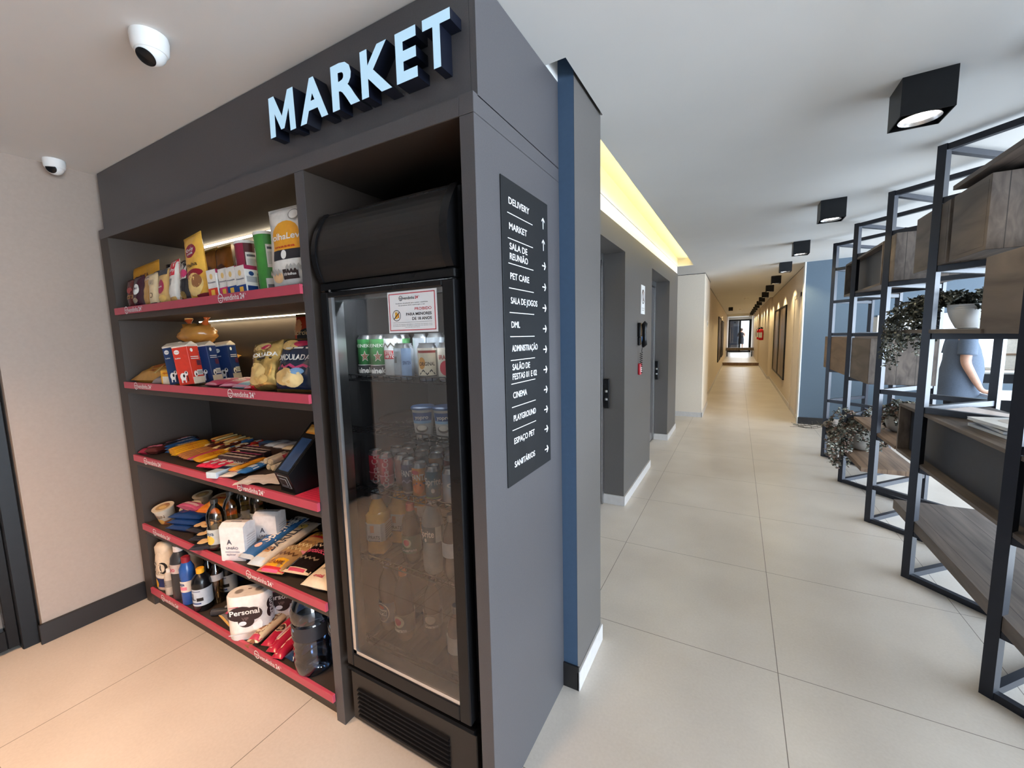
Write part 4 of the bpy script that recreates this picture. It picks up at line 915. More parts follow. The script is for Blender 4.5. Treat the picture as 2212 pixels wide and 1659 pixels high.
# ------------------------------------------------------------------ packaged goods: builders
wht = K(238, 234, 228); blk = K(24, 22, 24); red = K(204, 30, 44); gold = K(214, 168, 84, 0.25, 0.3); foil = M('gold_foil', srgb(206, 170, 100), 0.22, 0.7, var=0.25, scale=60)
def pillow_fn(w, h, t, seed, pw=2.6, wr=1.0, belly=0.0):
    def th(u, v):
        a = max(0.0, 1-abs(2*u-1)**pw)**0.6; b = max(0.0, 1-abs(2*v-1)**(pw+1.5))**0.6
        n = noise.noise(Vector((u*5+seed, v*6, seed*1.7)))*0.16+noise.noise(Vector((u*13, v*15+seed, 2.2)))*0.07
        return t/2*a*b*(1+wr*n+belly*(0.5-v))
    def edge(v):
        return 1-0.05*math.sin(PI*v)*(1 if h > 0 else 0)
    def P(u, v, side, l=0.0):
        k = edge(v); y = th(u, v)
        x = (u-0.5)*w*k
        wv = noise.noise(Vector((v*4+seed, u*3, 9)))*0.03*w
        return Vector((x+wv*0.3, side*(y+l*0.0009+0.0008), v*h))
    return P
def pillow(mb, w, h, t, mat, seed=1, nx=14, ny=18, pw=2.6, wr=1.0, belly=0.0, crimp=None, back=None):
    P = pillow_fn(w, h, t, seed, pw, wr, belly)
    for side, mm in ((-1, mat), (1, back or mat)):
        vs = [P(i/nx, j/ny, side) for j in range(ny+1) for i in range(nx+1)]
        fs = [(j*(nx+1)+i, j*(nx+1)+i+1, (j+1)*(nx+1)+i+1, (j+1)*(nx+1)+i) for j in range(ny) for i in range(nx)]
        if side > 0: fs = [f[::-1] for f in fs]
        mb.add(vs, fs, mm)
    # close rim
    rim = [(i/nx, 0) for i in range(nx+1)]+[(1, j/ny) for j in range(1, ny+1)]+[(1-i/nx, 1) for i in range(1, nx+1)]+[(0, 1-j/ny) for j in range(1, ny)]
    vs = [P(u, v, -1) for u, v in rim]+[P(u, v, 1) for u, v in rim]; n = len(rim)
    mb.add(vs, [(i, n+i, n+(i+1) % n, (i+1) % n) for i in range(n)], mat)
    if crimp:
        for v0, v1 in ((-0.0, 0.045), (0.955, 1.0)):
            mb.rect(lambda u, v, l: P(u, v, -1, l), 0.0, v0, 1.0, v1, crimp, 1, nx, 1)
    return lambda u, v, l: P(u, v, -1, l)
FLAT = (-PI/2, 0, 0)
def rotm(rx, ry, rz): return Matrix.Rotation(rz, 4, 'Z') @ Matrix.Rotation(ry, 4, 'Y') @ Matrix.Rotation(rx, 4, 'X')
# art lists: ('r',u0,v0,u1,v1,mat) ('e',u,v,ru,rv,mat) ('t',string,u,v,cap,wu,mat[,rot])
def art(mb, mp, items, W, H, nu=5, nv=4):
    for k, it in enumerate(items):
        l = 1+k*0.45
        if it[0] == 'r': mb.rect(mp, it[1], it[2], it[3], it[4], it[5], l, nu, nv)
        elif it[0] == 'e': mb.ell(mp, it[1], it[2], it[3], it[4], it[5], l, 18, 3)
        elif it[0] == 't': mb.txt(mp, it[1], it[2], it[3], it[4], it[6], l+0.8, wu=it[5] if not (len(it) > 7 and it[7]) else None, W=W, H=H, rot=(it[7] if len(it) > 7 else 0), bold=0.02)
        elif it[0] == 'z':   # zigzag stroke of colour
            u0, v0, u1, v1, n, mat = it[1:7]
            vs = []
            for j in range(n+1):
                a = u0+(u1-u0)*j/n; b = (v0 if j % 2 else v1); vs += [mp(a, b, l), mp(a, b-0.05, l)]
            mb.add(vs, [(2*j, 2*j+1, 2*j+3, 2*j+2) for j in range(n)], mat)
def fin(mb, name, label, cat, loc, rot=(0, 0, 0), group=None, smooth=0.7):
    o = mb.build(name, loc=loc, rot=rot, smooth=smooth); return tag(o, label, cat, group)
def bag(name, label, loc, w, h, t, mat, items, rot=(0, 0, 0), seed=1, cat='snack bag', crimp=None, group=None, pw=2.6, wr=1.0, belly=0.5, nx=14, ny=18):
    mb = MB(); mp = pillow(mb, w, h, t, mat, seed, nx=nx, ny=ny, pw=pw, wr=wr, belly=belly, crimp=crimp); art(mb, mp, items, w, h)
    return fin(mb, name, label, cat, loc, rot, group, smooth=1.0)
def faces(w, d, h):
    return {'f': (flat((-w/2, -d/2, 0), (1, 0, 0), (0, 0, 1), w, h, (0, -1, 0)), w, h), 'r': (flat((w/2, -d/2, 0), (0, 1, 0), (0, 0, 1), d, h, (1, 0, 0)), d, h),
            't': (flat((-w/2, -d/2, h), (1, 0, 0), (0, 1, 0), w, d, (0, 0, 1)), w, d), 'l': (flat((-w/2, d/2, 0), (0, -1, 0), (0, 0, 1), d, h, (-1, 0, 0)), d, h)}
def boxed(name, label, loc, w, d, h, mat, art_, rot=(0, 0, 0), cat='box', group=None, bev=0.0012):
    mb = MB(); mb.box(-w/2, w/2, -d/2, d/2, 0, h, mat, bev); F = faces(w, d, h)
    for k, items in art_.items(): mp, W, H = F[k]; art(mb, mp, items, W, H, 1, 1)
    return fin(mb, name, label, cat, loc, rot, group, 0.5)
def cyl(r, z0, z1, arc=2.2, a0=-PI/2):
    H = z1-z0
    return (lambda u, v, l: Vector(((r+0.0004*l)*math.cos(a0+(u-0.5)*arc), (r+0.0004*l)*math.sin(a0+(u-0.5)*arc), z0+v*H))), r*arc, H
def can(label, loc, h, r, mat, items, rz=0, group='drink cans in the cooler', arc=2.6, top=None, sleek=False, cat='drink can'):
    mb = MB(); rt = r*0.80
    pr = [(r*0.72, 0), (r*0.80, 0.002), (r, 0.010), (r, h-0.016), (rt, h-0.004), (rt+0.001, h), (rt-0.003, h), (rt-0.004, h-0.004), (0.001, h-0.0045)]
    mb.lathe(pr, mat, 26, mats=[m_alu, m_alu, mat, m_alu, m_alu, m_alu, m_alu, m_alu], closed=False)
    mp, W, H = cyl(r, 0.010, h-0.016, arc); art(mb, mp, items, W, H, 10, 1)
    return fin(mb, 'drink_can', label, cat, loc, (0, 0, rz), group, 0.8)
def bottle(name, label, loc, prof, matbody, cap=None, lab=None, items=(), rot=(0, 0, 0), liquid=None, group=None, cat='bottle', labelname='label_sleeve', arc=2.4, seg=28, a0=-PI/2):
    # prof: body profile; cap: (z0, z1, r, mat); lab: (z0, z1, mat) wraps at the body radius
    t = thing(name, label, cat, loc, rot, group)
    mb = MB(); mb.lathe(prof, matbody, seg); mb.build('body', t, smooth=0.8)
    def rad(z):
        for (r0, z0), (r1, z1) in zip(prof[:-1], prof[1:]):
            if z0 <= z <= z1 and z1 > z0: return r0+(r1-r0)*(z-z0)/(z1-z0)
        return prof[0][0]
    if liquid:
        zl, ml = liquid; pp = [(max(0.001, r-0.0025), z+0.002) for r, z in prof if z < zl]; pp.append((max(0.001, rad(zl)-0.0025), zl)); mb = MB(); mb.lathe(pp, ml, seg); mb.build('contents', t, smooth=0.8)
    if cap:
        z0, z1, r, mc = cap; mb = MB(); pr = [(r, z0), (r, z1-0.002), (r*0.88, z1)]; mb.lathe(pr, mc, 20); mb.build('cap', t, smooth=0.5)
    if lab:
        z0, z1, ml = lab; rr = max(rad(z0), rad(z1), rad((z0+z1)/2))+0.0008; mb = MB(); mb.lathe([(rr, z0), (rr, z1)], ml, seg, closed=False)
        mp, W, H = cyl(rr, z0, z1, arc, a0); art(mb, mp, items, W, H, 10, 1); mb.build(labelname, t, smooth=0.8)
    return t
def soda_prof(h, r): return [(r*0.55, 0.004), (r*0.7, 0), (r*0.95, 0.012), (r, 0.03), (r, h*0.28), (r*0.93, h*0.34), (r*0.94, h*0.50), (r, h*0.56), (r*0.98, h*0.66), (r*0.80, h*0.78), (r*0.45, h*0.88), (r*0.34, h*0.92), (r*0.34, h*0.97)]

# ------------------------------------------------------------------ shelf 1 (top)
Z1 = 1.702; SH = ' on the top shelf'
bag('snack_bag', 'flat mustard yellow bag at the far left of the top shelf', (-2.8, 1.035, Z1), 0.25, 0.245, 0.04, K(214, 150, 36), [('r', .05, .55, .09, .75, K(120, 60, 20)), ('t', 'BATATA', .5, .72, .09, .5, K(120, 60, 20)), ('e', .5, .3, .35, .2, K(230, 180, 70))], rot=(-.10, -.14, .12), seed=1, crimp=K(196, 136, 30), cat='snack bag')
boxed('bread_pack', 'long pack with dark arched label behind the coffee packs', (-2.63, 1.09, Z1), 0.26, 0.10, 0.195, K(206, 178, 140), {'f': [('e', .45, .82, .42, .16, K(40, 40, 50)), ('t', 'Bri', .22, .84, .10, .2, wht)]}, cat='bread', bev=0.03)
bag('coffee_pack', 'small brown foil pack, leftmost of the dark packs on the top shelf', (-2.79, 0.975, Z1), 0.075, 0.155, 0.045, K(92, 36, 34, .25), [('r', .1, .3, .9, .42, K(170, 120, 70)), ('e', .5, .6, .3, .1, K(150, 60, 60)), ('t', 'CAF\u00c9', .5, .36, .06, .6, K(60, 20, 20))], rot=(-.1, -.14, .2), seed=2, cat='coffee pack', crimp=K(70, 28, 26))
bag('coffee_pack', 'dark maroon pack with white oval logo beside the leftmost brown pack', (-2.715, 0.975, Z1), 0.085, 0.165, 0.05, K(62, 24, 38, .25), [('e', .55, .55, .3, .17, wht), ('t', 'BAU', .55, .58, .07, .4, K(60, 30, 60)), ('e', .5, .2, .25, .08, K(150, 130, 110))], rot=(-.1, -.12, .1), seed=3, cat='coffee pack', crimp=K(50, 20, 30))
bag('toast_bag', 'amber bag with a white header strip on the top shelf', (-2.615, 0.985, Z1), 0.12, 0.165, 0.05, K(206, 156, 84, .3), [('r', 0, .80, 1, 1.0, K(232, 214, 196)), ('t', 'TORRADA', .5, .88, .06, .7, K(150, 110, 90))], rot=(-.08, -.08, 0), seed=4)
bag('cream_sachet', 'slim cream sachet with dark outline and small round seal on the top shelf', (-2.535, 0.965, Z1), 0.068, 0.160, 0.03, K(226, 202, 160, .3), [('r', .08, .05, .92, .07, blk), ('e', .5, .30, .2, .08, K(120, 90, 60)), ('e', .5, .30, .14, .055, K(226, 202, 160)), ('r', .2, .62, .8, .78, K(190, 170, 140)), ('t', 'U', .5, .70, .07, .2, K(70, 60, 50))], rot=(-.1, -.10, .15), seed=5, cat='sachet', crimp=K(200, 180, 140))
bag('cookie_bag', 'clear-topped bag of biscuits with a raspberry oval on the top shelf', (-2.435, 0.975, Z1), 0.09, 0.175, 0.045, K(216, 176, 110, .28), [('e', .45, .48, .3, .2, K(176, 48, 84)), ('r', .1, .80, .9, 1.0, K(60, 62, 70)), ('e', .5, .15, .35, .09, K(236, 196, 110)), ('t', 'leve', .45, .48, .06, .35, wht)], rot=(-.1, -.12, .1), seed=6, crimp=K(190, 184, 170))
bag('filter_pack', 'white pack with a bright red top beside the black-capped jar', (-2.335, 0.975, Z1), 0.082, 0.205, 0.045, K(236, 230, 220, .35), [('r', 0, .62, 1, 1.0, K(222, 44, 60)), ('t', 'Ruby', .5, .75, .07, .7, wht), ('r', .15, .40, .6, .55, K(150, 146, 140)), ('r', 0, 0, 1, .12, K(206, 160, 90))], rot=(-.1, -.12, 0), seed=7, cat='pack', crimp=K(200, 30, 50))
for k, (x, c, lb) in enumerate(((-2.68, K(86, 22, 30), 'dark jar with black lid, left of two behind the red-topped pack'), (-2.575, K(96, 26, 36), 'maroon jar with black lid, right of two behind the red-topped pack'))):
    bottle('sauce_jar', lb, (x+0.06, 1.10, Z1), [(0.036, 0), (0.040, 0.006), (0.040, 0.17), (0.034, 0.19)], c, cap=(0.188, 0.222, 0.038, m_black), lab=(0.05, 0.14, K(150, 50, 70)), items=[('t', 'Melitta', .5, .5, .25, .6, wht)], cat='jar')
bag('popcorn_bag', 'silver and black bag with a pink emblem on the top shelf', (-2.225, 0.975, Z1), 0.088, 0.200, 0.05, K(52, 48, 50, .25), [('r', 0, .5, 1, 1, K(206, 196, 186)), ('e', .6, .62, .28, .10, K(206, 60, 110)), ('e', .5, .12, .3, .1, foil), ('t', 'gold', .5, .86, .06, .6, blk)], rot=(-.1, -.13, 0), seed=8, crimp=K(180, 172, 160))
bag('straw_potato_bag', 'tall yellow bag with maroon emblem leaning on the top shelf', (-2.115, 0.975, Z1), 0.13, 0.30, 0.045, K(232, 178, 70, .3), [('e', .5, .74, .30, .105, K(150, 24, 58)), ('t', 'Qualy', .5, .76, .045, .45, wht), ('t', 'mais', .5, .70, .04, .35, wht), ('t', 'Palha', .55, .52, .06, .55, K(90, 60, 20)), ('e', .55, .38, .42, .07, K(150, 24, 40)), ('e', .55, .22, .40, .17, K(240, 206, 130)), ('e', .7, .26, .22, .10, K(150, 100, 60)), ('r', .55, 0, 1, .06, K(120, 24, 40))], rot=(-.08, -.20, .1), seed=9, crimp=K(220, 170, 60))
for k, (x, lb) in enumerate(((-2.315, 'brown-gold foil pouch, left of two standing at the back of the top shelf'), (-2.195, 'brown-gold foil pouch, right of two standing at the back of the top shelf'))):
    bag('foil_pouch', lb, (x, 1.13, Z1), 0.105, 0.285, 0.05, K(150, 96, 40, .22, .5), [('e', .5, .55, .3, .12, K(90, 44, 24)), ('t', 'nuts', .5, .56, .05, .4, gold)], rot=(-.1, -.14, .2), seed=10+k, cat='pouch', crimp=gold)
def ccart(x, y, lb, hue, rz, k):
    boxed('milk_carton', lb, (x, y, Z1), 0.058, 0.055, 0.118, K(232, 226, 218), {'f': [('r', 0, 0, 1, .34, hue), ('t', 'Piracanjuba', .5, .55, .05, .8, K(90, 90, 110)), ('e', .5, .75, .16, .10, K(226, 190, 120)), ('r', .3, .08, .7, .28, K(246, 190, 70))],
      'r': [('r', 0, .86, 1, 1, K(160, 40, 80)), ('r', .1, 0, .9, .30, K(30, 60, 120)), ('r', .1, .42, .9, .62, K(170, 168, 170)), ('e', .5, .72, .2, .08, K(30, 60, 110))], 't': [('r', 0, .4, 1, .6, K(200, 196, 190))]}, rot=(0, -0.08, rz), cat='carton', bev=0.001)
ccart(-1.975, 0.985, 'small white carton with an orange-red lower half, leftmost of the row', K(222, 64, 40), 0.15, 0)
ccart(-1.905, 0.995, 'small white carton with blue base, second in the row on the top shelf', K(226, 60, 110), 0.1, 1)
ccart(-1.845, 0.995, 'small white carton with blue triangle, third in the row on the top shelf', K(30, 70, 140), 0.1, 2)
ccart(-1.785, 1.000, 'small white carton with blue triangle, last in the row beside the maroon tube', K(30, 70, 140), 0.1, 3)
def tube_(lb, x, y, col, dark, name, rz, h=0.232):
    t = thing('crisp_tube', lb, 'crisp tube', (x, y, Z1), (0, -0.07, rz))
    mb = MB(); r = 0.045; mb.lathe([(r, 0), (r, h)], col, 28, closed=False)
    mp, W, H = cyl(r, 0, h, 5.2, -PI/2+0.35)
    art(mb, mp, [('r', .58, 0, .98, 1, dark), ('r', .60, .42, .86, .80, K(226, 220, 212)), ('r', .62, .72, .84, .76, K(90, 90, 96)), ('r', .62, .47, .84, .68, K(200, 196, 190)), ('e', .30, .66, .10, .12, wht), ('e', .30, .62, .05, .04, blk), ('t', name, .30, .34, .11, .2, K(226, 110, 150), 1), ('r', .55, .02, .70, .24, K(230, 226, 220)), ('r', .57, .04, .68, .14, K(110, 108, 110))], W, H, 10, 1)
    mb.build('tube', t, smooth=0.8); mb = MB(); mb.lathe([(r+0.002, h-0.008), (r+0.003, h-0.002), (r+0.001, h+0.004), (r-0.004, h+0.005)], wht, 28); mb.build('lid', t, smooth=0.6)
tube_('maroon crisp tube with white lid on the top shelf', -1.865, 1.060, K(150, 34, 66), K(84, 26, 26), 'PRINGLES', 0)
tube_('green crisp tube with white lid on the top shelf', -1.685, 1.040, K(70, 150, 62), K(66, 140, 60), 'PRINGLES', 0, 0.24)
bag('flour_tortilla_bag', 'large white bag with orange label at the right end of the top shelf', (-1.462, 0.985, Z1), 0.205, 0.30, 0.06, K(232, 228, 222, .35), [('e', .52, .66, .33, .15, K(240, 168, 40)), ('r', .20, .42, .86, .66, K(240, 168, 40)), ('r', .20, .34, .86, .46, K(36, 34, 42)), ('t', 'FolhaLev', .50, .62, .075, .76, wht), ('t', 'massa', .52, .50, .03, .5, K(200, 40, 30)), ('e', .50, .40, .06, .055, wht), ('r', .45, .10, .80, .22, K(50, 36, 34)), ('t', '10 folhas', .62, .16, .03, .28, wht), ('e', .30, .14, .14, .07, K(232, 190, 140)), ('e', .74, .87, .12, .065, K(150, 146, 140)), ('e', .74, .87, .10, .054, K(232, 228, 222)), ('z', .55, .28, .95, .24, 10, K(170, 166, 160)), ('z', .05, .24, .4, .20, 8, K(170, 166, 160))], rot=(-.04, -.04, .12), seed=12, crimp=K(216, 212, 206), cat='bag', wr=.6)

# ------------------------------------------------------------------ shelf 2
Z2 = 1.308+0.001
bag('bread_bag', 'long golden bread bag lying at the left end of the second shelf', (-2.735, 0.985, Z2+0.012), 0.36, 0.22, 0.12, K(204, 146, 62, .25), [('r', .3, .1, .5, .9, K(160, 84, 36)), ('e', .7, .5, .18, .3, K(120, 70, 40)), ('e', .2, .5, .1, .2, K(232, 196, 110)), ('r', .55, .05, .6, .95, K(236, 206, 130))], rot=(FLAT[0]+.20, 0, .15), seed=20, cat='bread', belly=0, wr=1.6)
bag('bread_bag', 'smaller golden bread bag on top of the long one at left', (-2.60, 1.15, Z2+0.08), 0.26, 0.16, 0.09, K(214, 160, 80, .25), [('r', .4, .1, .5, .9, K(160, 84, 36)), ('e', .7, .5, .18, .3, K(120, 70, 40))], rot=(FLAT[0]+.3, 0, .3), seed=21, cat='bread', belly=0, wr=1.5)
bag('gum_pouch', 'small grey pouch with dark stripes lying before the golden bread bag', (-2.61, 0.970, Z2+0.004), 0.10, 0.075, 0.035, K(160, 148, 146, .3), [('r', .1, .3, .9, .42, K(60, 50, 60)), ('r', .1, .55, .9, .62, K(110, 60, 90))], rot=(FLAT[0]+.5, 0, .3), seed=22, cat='pouch')
boxed('butter_pack', 'small yellow and white block pack beside the milk cartons', (-2.49, 0.990, Z2), 0.11, 0.06, 0.075, K(232, 172, 50), {'f': [('r', .15, .05, .9, .55, K(232, 222, 200)), ('t', 'queijo', .5, .8, .14, .6, K(200, 90, 20))], 't': [('r', .1, .2, .9, .8, K(238, 190, 90))]}, rot=(0, 0, .22), cat='pack', bev=0.006)
def cow_carton(lb, x, y, rz, c1, c2, tilt=0):
    t = thing('milk_carton', lb, 'carton', (x, y, Z2+.006), (0, -.12, rz)); w, d, h = 0.076, 0.066, 0.180
    mb = MB(); mb.box(-w/2, w/2, -d/2, d/2, 0, h, c1, 0.001); F = faces(w, d, h)
    cow = [('e', .38, .22, .20, .10, wht), ('e', .62, .30, .12, .06, wht), ('e', .45, .24, .07, .045, blk), ('e', .64, .32, .05, .03, blk), ('r', .24, .06, .32, .20, wht), ('r', .48, .06, .56, .20, wht), ('r', .66, .08, .72, .24, blk)]
    mp, W, H = F['f']; art(mb, mp, [('e', .28, .88, .18, .06, wht), ('t', 'Piracanjuba', .28, .88, .02, .3, c1), ('t', 'Leite', .3, .72, .035, .35, wht)]+cow, W, H, 1, 1)
    mp, W, H = F['r']; art(mb, mp, [('r', 0, 0, 1, .18, K(206, 194, 180)), ('r', .45, .22, .95, .36, wht)]+[('r', .5+.05*i, .24, .5+.05*i+.025, .34, blk) for i in range(8)]+[('r', .55, .48, .9, .62, K(90, 40, 60)), ('e', .3, .9, .12, .05, wht), ('r', .1, .66, .8, .68, wht), ('r', .1, .71, .8, .73, wht), ('e', .25, .26, .16, .08, wht), ('e', .28, .24, .06, .04, blk)], W, H, 1, 1)
    mb.build('body', t, smooth=0.4)
    mb = MB(); mb.box(-w/2-.002, w/2+.002, -d/2-.002, d/2+.002, h, h+.008, K(232, 220, 204), 0.003)
    mb.prism([(-d/2, h+.008), (d/2, h+.008), (.004, h+.024), (-.004, h+.024)], 'x', -w/2, w/2, K(232, 214, 190)); mb.build('folded_top', t, smooth=0.4)
cow_carton('narrow-looking blue milk carton with cow spots, at the left of the red one', -2.425, .995, .35, K(38, 62, 104), K(38, 62, 104))
cow_carton('red-orange milk carton with cow spots on the second shelf', -2.325, .995, .45, K(214, 60, 42), K(214, 60, 42))
cow_carton('blue milk carton directly behind and right of the red one', -2.345, 1.085, .50, K(28, 54, 104), K(28, 54, 104))
cow_carton('blue milk carton farthest right of the four on the second shelf', -2.355, 1.185, .50, K(28, 54, 104), K(28, 54, 104))
kb = thing('bread_bag', 'knotted amber bread bag perched on top of the milk cartons', 'bread', (-2.50, 1.12, Z2+.212), (0, 0, .3))
mb = MB()
n1, n2 = 22, 12; vs = []
for j in range(n2+1):
    for i in range(n1):
        a = 2*PI*i/n1; b = PI*(j/n2-0.5)*.98; r = 1+.22*noise.noise(Vector((math.cos(a)*2, math.sin(a)*2, b*2+3)))+.16*noise.noise(Vector((math.cos(a)*6, math.sin(a)*6, b*4)))
        vs.append((0.092*math.cos(b)**.55*math.cos(a)*r, 0.07*math.cos(b)**.55*math.sin(a)*r, 0.042+0.050*math.sin(b)*r))
mb.add(vs, [(j*n1+i, j*n1+(i+1) % n1, (j+1)*n1+(i+1) % n1, (j+1)*n1+i) for j in range(n2) for i in range(n1)], K(206, 140, 66, .22)); mb.build('bag_body', kb, smooth=3.1)
for x, z, c in ((-.05, .085, K(200, 84, 40, .25)), (.06, .10, K(226, 110, 50, .25))):
    mb = MB(); mb.tube([(x*.8, 0, z-.01), (x, 0, z+.012), (x*1.05, 0, z+.03)], [.018, .008, .020], c, 10); mb.tube([(x, 0, z+.03), (x*1.15, 0, z+.052)], [.020, .014], K(236, 170, 96, .25), 10); mb.build('knot', kb, smooth=3.1)
cols = [K(186, 70, 104), K(206, 60, 90), K(170, 60, 100), K(150, 190, 210), K(214, 40, 50)]
pk = [(-2.14, .985, .0, 0), (-2.05, 1.05, .5, 2), (-1.98, .985, .4, 0), (-1.90, 1.06, .7, 1), (-1.87, .975, .2, 3), (-1.80, 1.05, .9, 0), (-1.76, .975, .5, 4), (-2.10, 1.14, .3, 1), (-1.95, 1.15, .6, 0)]
for i, (x, y, r, c) in enumerate(pk):
    bag('wafer_pack', '%s small shiny %s pack lying on the second shelf, counted from the cartons' % (ORD[i], ['pink', 'rose', 'plum', 'pale blue', 'red'][c]), (x, y, Z2+.008), .10, .13, .028, cols[c], [('e', .5, .5, .3, .2, K(232, 200, 210)), ('t', 'wafer', .5, .5, .1, .5, K(120, 20, 60))], rot=(FLAT[0]+.12, 0, r), seed=30+i, group='small shiny packs on the second shelf', nx=8, ny=10, cat='snack pack', crimp=K(214, 150, 170))
def chip(lb, x, y, z, w, h, c, arts, rot, seed, t=.085): bag('crisp_bag', lb, (x, y, z), w, h, t, c, arts, rot=rot, seed=seed, cat='crisp bag', crimp=foil, belly=.8, wr=1.5, nx=18, ny=22)
ar = lambda c1, c2, tc: [('e', .45, .88, .3, .08, K(236, 200, 130)), ('e', .62, .86, .16, .05, K(214, 50, 90)), ('t', 'ROSQUINHA', .5, .70, .07, .9, wht), ('e', .35, .30, .28, .18, K(228, 190, 120)), ('e', .60, .24, .26, .16, K(240, 206, 140)), ('e', .40, .36, .14, .08, K(206, 160, 90)), ('z', .05, .52, .95, .46, 8, c2), ('e', .7, .42, .12, .07, K(120, 160, 200))]
bag('crisp_bag', 'gold crisp bag standing just left of the navy one on the second shelf', (-1.685, 0.985, Z2), .16, .205, .09, foil, [('e', .45, .88, .3, .08, K(236, 200, 130)), ('e', .62, .86, .16, .05, K(214, 50, 90)), ('t', 'ONDULADA', .5, .70, .08, .9, wht), ('r', 0, .60, 1, .64, blk), ('e', .40, .32, .34, .22, K(226, 190, 120)), ('e', .6, .2, .22, .10, K(210, 170, 100)), ('r', 0, .0, .3, .10, red)], rot=(-.22, -.12, .18), seed=41, cat='crisp bag', belly=.8, wr=1.6, nx=18, ny=22)
chip('large navy crisp bag with white lettering leaning at the right of the second shelf', -1.500, .985, Z2, .20, .215, K(28, 40, 66, .25), [('e', .30, .86, .26, .10, K(236, 196, 120)), ('e', .62, .88, .2, .06, K(214, 50, 90)), ('r', .2, .78, .95, .81, wht), ('t', 'ONDULADA', .48, .62, .10, .88, wht), ('z', .05, .50, .95, .44, 6, K(200, 60, 110)), ('e', .40, .26, .26, .16, K(230, 190, 120)), ('e', .60, .22, .24, .15, K(240, 210, 150)), ('e', .7, .36, .14, .06, K(120, 160, 200))], (-.25, 0, .15), 42)
chip('red-orange crisp bag standing behind the navy one', -1.665, 1.17, Z2+.02, .17, .30, K(196, 60, 30, .25), [('e', .22, .80, .2, .12, K(240, 170, 110)), ('e', .6, .62, .36, .16, blk), ('t', 'Torcida', .45, .72, .07, .7, K(240, 210, 150)), ('t', 'bacon', .62, .58, .06, .5, wht), ('r', 0, .40, 1, .46, K(230, 190, 120))], (-.05, 0, .1), 43)

# ------------------------------------------------------------------ shelf 3: sweets, bars and the payment terminal
Z3 = 0.902
def bar(lb, x, y, z, rz, w, l, t, c, arts=(), ux=0.0, seed=50, name='chocolate_bar', group='sweets and bars on the third shelf', cr=None):
    bag(name, lb, (x, y, z), w, l, t, c, list(arts), rot=(FLAT[0]+ux, 0, rz), seed=seed, cat='sweet', group=group, nx=7, ny=14, crimp=cr or c, belly=0, wr=.5, pw=4)
yel = K(236, 170, 40, .28); blu = K(38, 84, 140, .3)
for k, (x, y, z, rz, c, nm) in enumerate(((-2.885, .965, .012, .5, K(150, 36, 60, .25), 'maroon foil'), (-2.86, 1.04, .022, .45, K(60, 30, 26, .25), 'dark brown foil'), (-2.835, .975, .02, .5, K(90, 40, 36, .25), 'brown foil'), (-2.87, 1.12, .03, .4, K(190, 60, 90, .25), 'pink foil'))):
    bar('%s sweet pouch in the left corner heap of the third shelf' % nm, x, y, Z3+z, rz, .07, .11, .04, c, [('e', .5, .5, .3, .2, K(220, 120, 150))], seed=51+k, name='sweet_pouch')
for k in range(4):
    c = blu if k != 3 else K(24, 24, 30)
    bar('%s of four blue-ended white bars fanned at the left of the third shelf' % ORD[k], -2.80+.034*k-.02, 1.045-.012*k, Z3+.045-.008*k, .33, .034, .185, .020, K(36, 82, 138, .3) if k else K(24, 24, 30, .3), [('r', 0, .30, 1, .88, K(214, 206, 196) if k > 1 else K(60, 90, 130)), ('t', 'SUFLAIR', .5, .6, .5, .2, wht if k < 2 else K(60, 80, 120), 1)], seed=56+k)
for k in range(6):
    bar('%s yellow bar of the left bundle on the third shelf' % ORD[k], -2.665+.021*k, 1.00-.006*k, Z3+.042-.004*(k % 3), .30, .022, .215, .020, yel, [('t', 'PA\u00c7OCA', .5, .55, .5, .2, K(190, 50, 30), 1)], seed=62+k, cr=K(214, 150, 40))
for k in range(4):
    bar('%s tan peanut bar right of the left yellow bundle' % ORD[k], -2.535+.022*k, .985, Z3+.030-.003*k, .30, .024, .23, .020, K(190, 124, 72, .35), [('r', 0, .35, 1, .5, K(222, 150, 80))], seed=68+k)
for k in range(2): bar(['shiny pink bar beside the tan peanut bars', 'grey-blue bar beside the shiny pink bar'][k], -2.44+.026*k, .99, Z3+.020, .30, .026, .235, .018, (K(232, 80, 130, .25), K(120, 126, 142, .3))[k], [], seed=72+k)
for k in range(4):
    bar('%s yellow bar of the right bundle on the third shelf' % ORD[k], -2.375+.022*k, .985-.004*k, Z3+.030, .28, .024, .185, .022, yel, [('t', 'PA\u00c7OCA', .5, .55, .5, .2, K(190, 50, 30), 1)], seed=74+k, cr=K(214, 150, 40))
for k in range(5):
    bar('%s slim gold stick pack at the back left of the third shelf' % ORD[k], -2.66+.045*k, 1.20, Z3+.055-.002*k, .28, .016, .16, .014, (K(222, 160, 80, .25), K(240, 214, 150, .25))[k % 2], [], seed=80+k, name='stick_pack')
for k in range(3): bar('%s red and white wafer pack in front of the striped boxes' % ORD[k], -2.25+.05*k, .955+.01*k, Z3+.018, .28, .05, .13, .024, K(224, 50, 84, .3), [('r', 0, .45, 1, .9, K(236, 226, 216)), ('e', .5, .25, .25, .12, wht)], seed=86+k, name='wafer_pack')
mix = [(K(196, 60, 50, .25), 'red'), (K(240, 214, 150, .25), 'cream-gold'), (K(60, 110, 170, .25), 'blue'), (K(226, 226, 230, .25), 'silver-white'), (K(90, 44, 36, .25), 'brown'), (K(232, 150, 50, .25), 'orange')]
for k in range(14):
    c, nm = mix[(k*5+k//4) % 6]
    bar('%s-wrapped bar, number-like %s in the loose back layer of the third shelf' % (nm, ORD[k]) if False else '%s %s bar of the loose back layer on the third shelf, from the left' % (ORD[k], nm), -2.72+.050*k, 1.235+.012*(k % 3), Z3+.030+.010*(k % 2), .22+.05*(k % 3), .034, .12, .02, c, [('r', .1, .35, .9, .65, mix[(k+2) % 6][0])], seed=150+k)
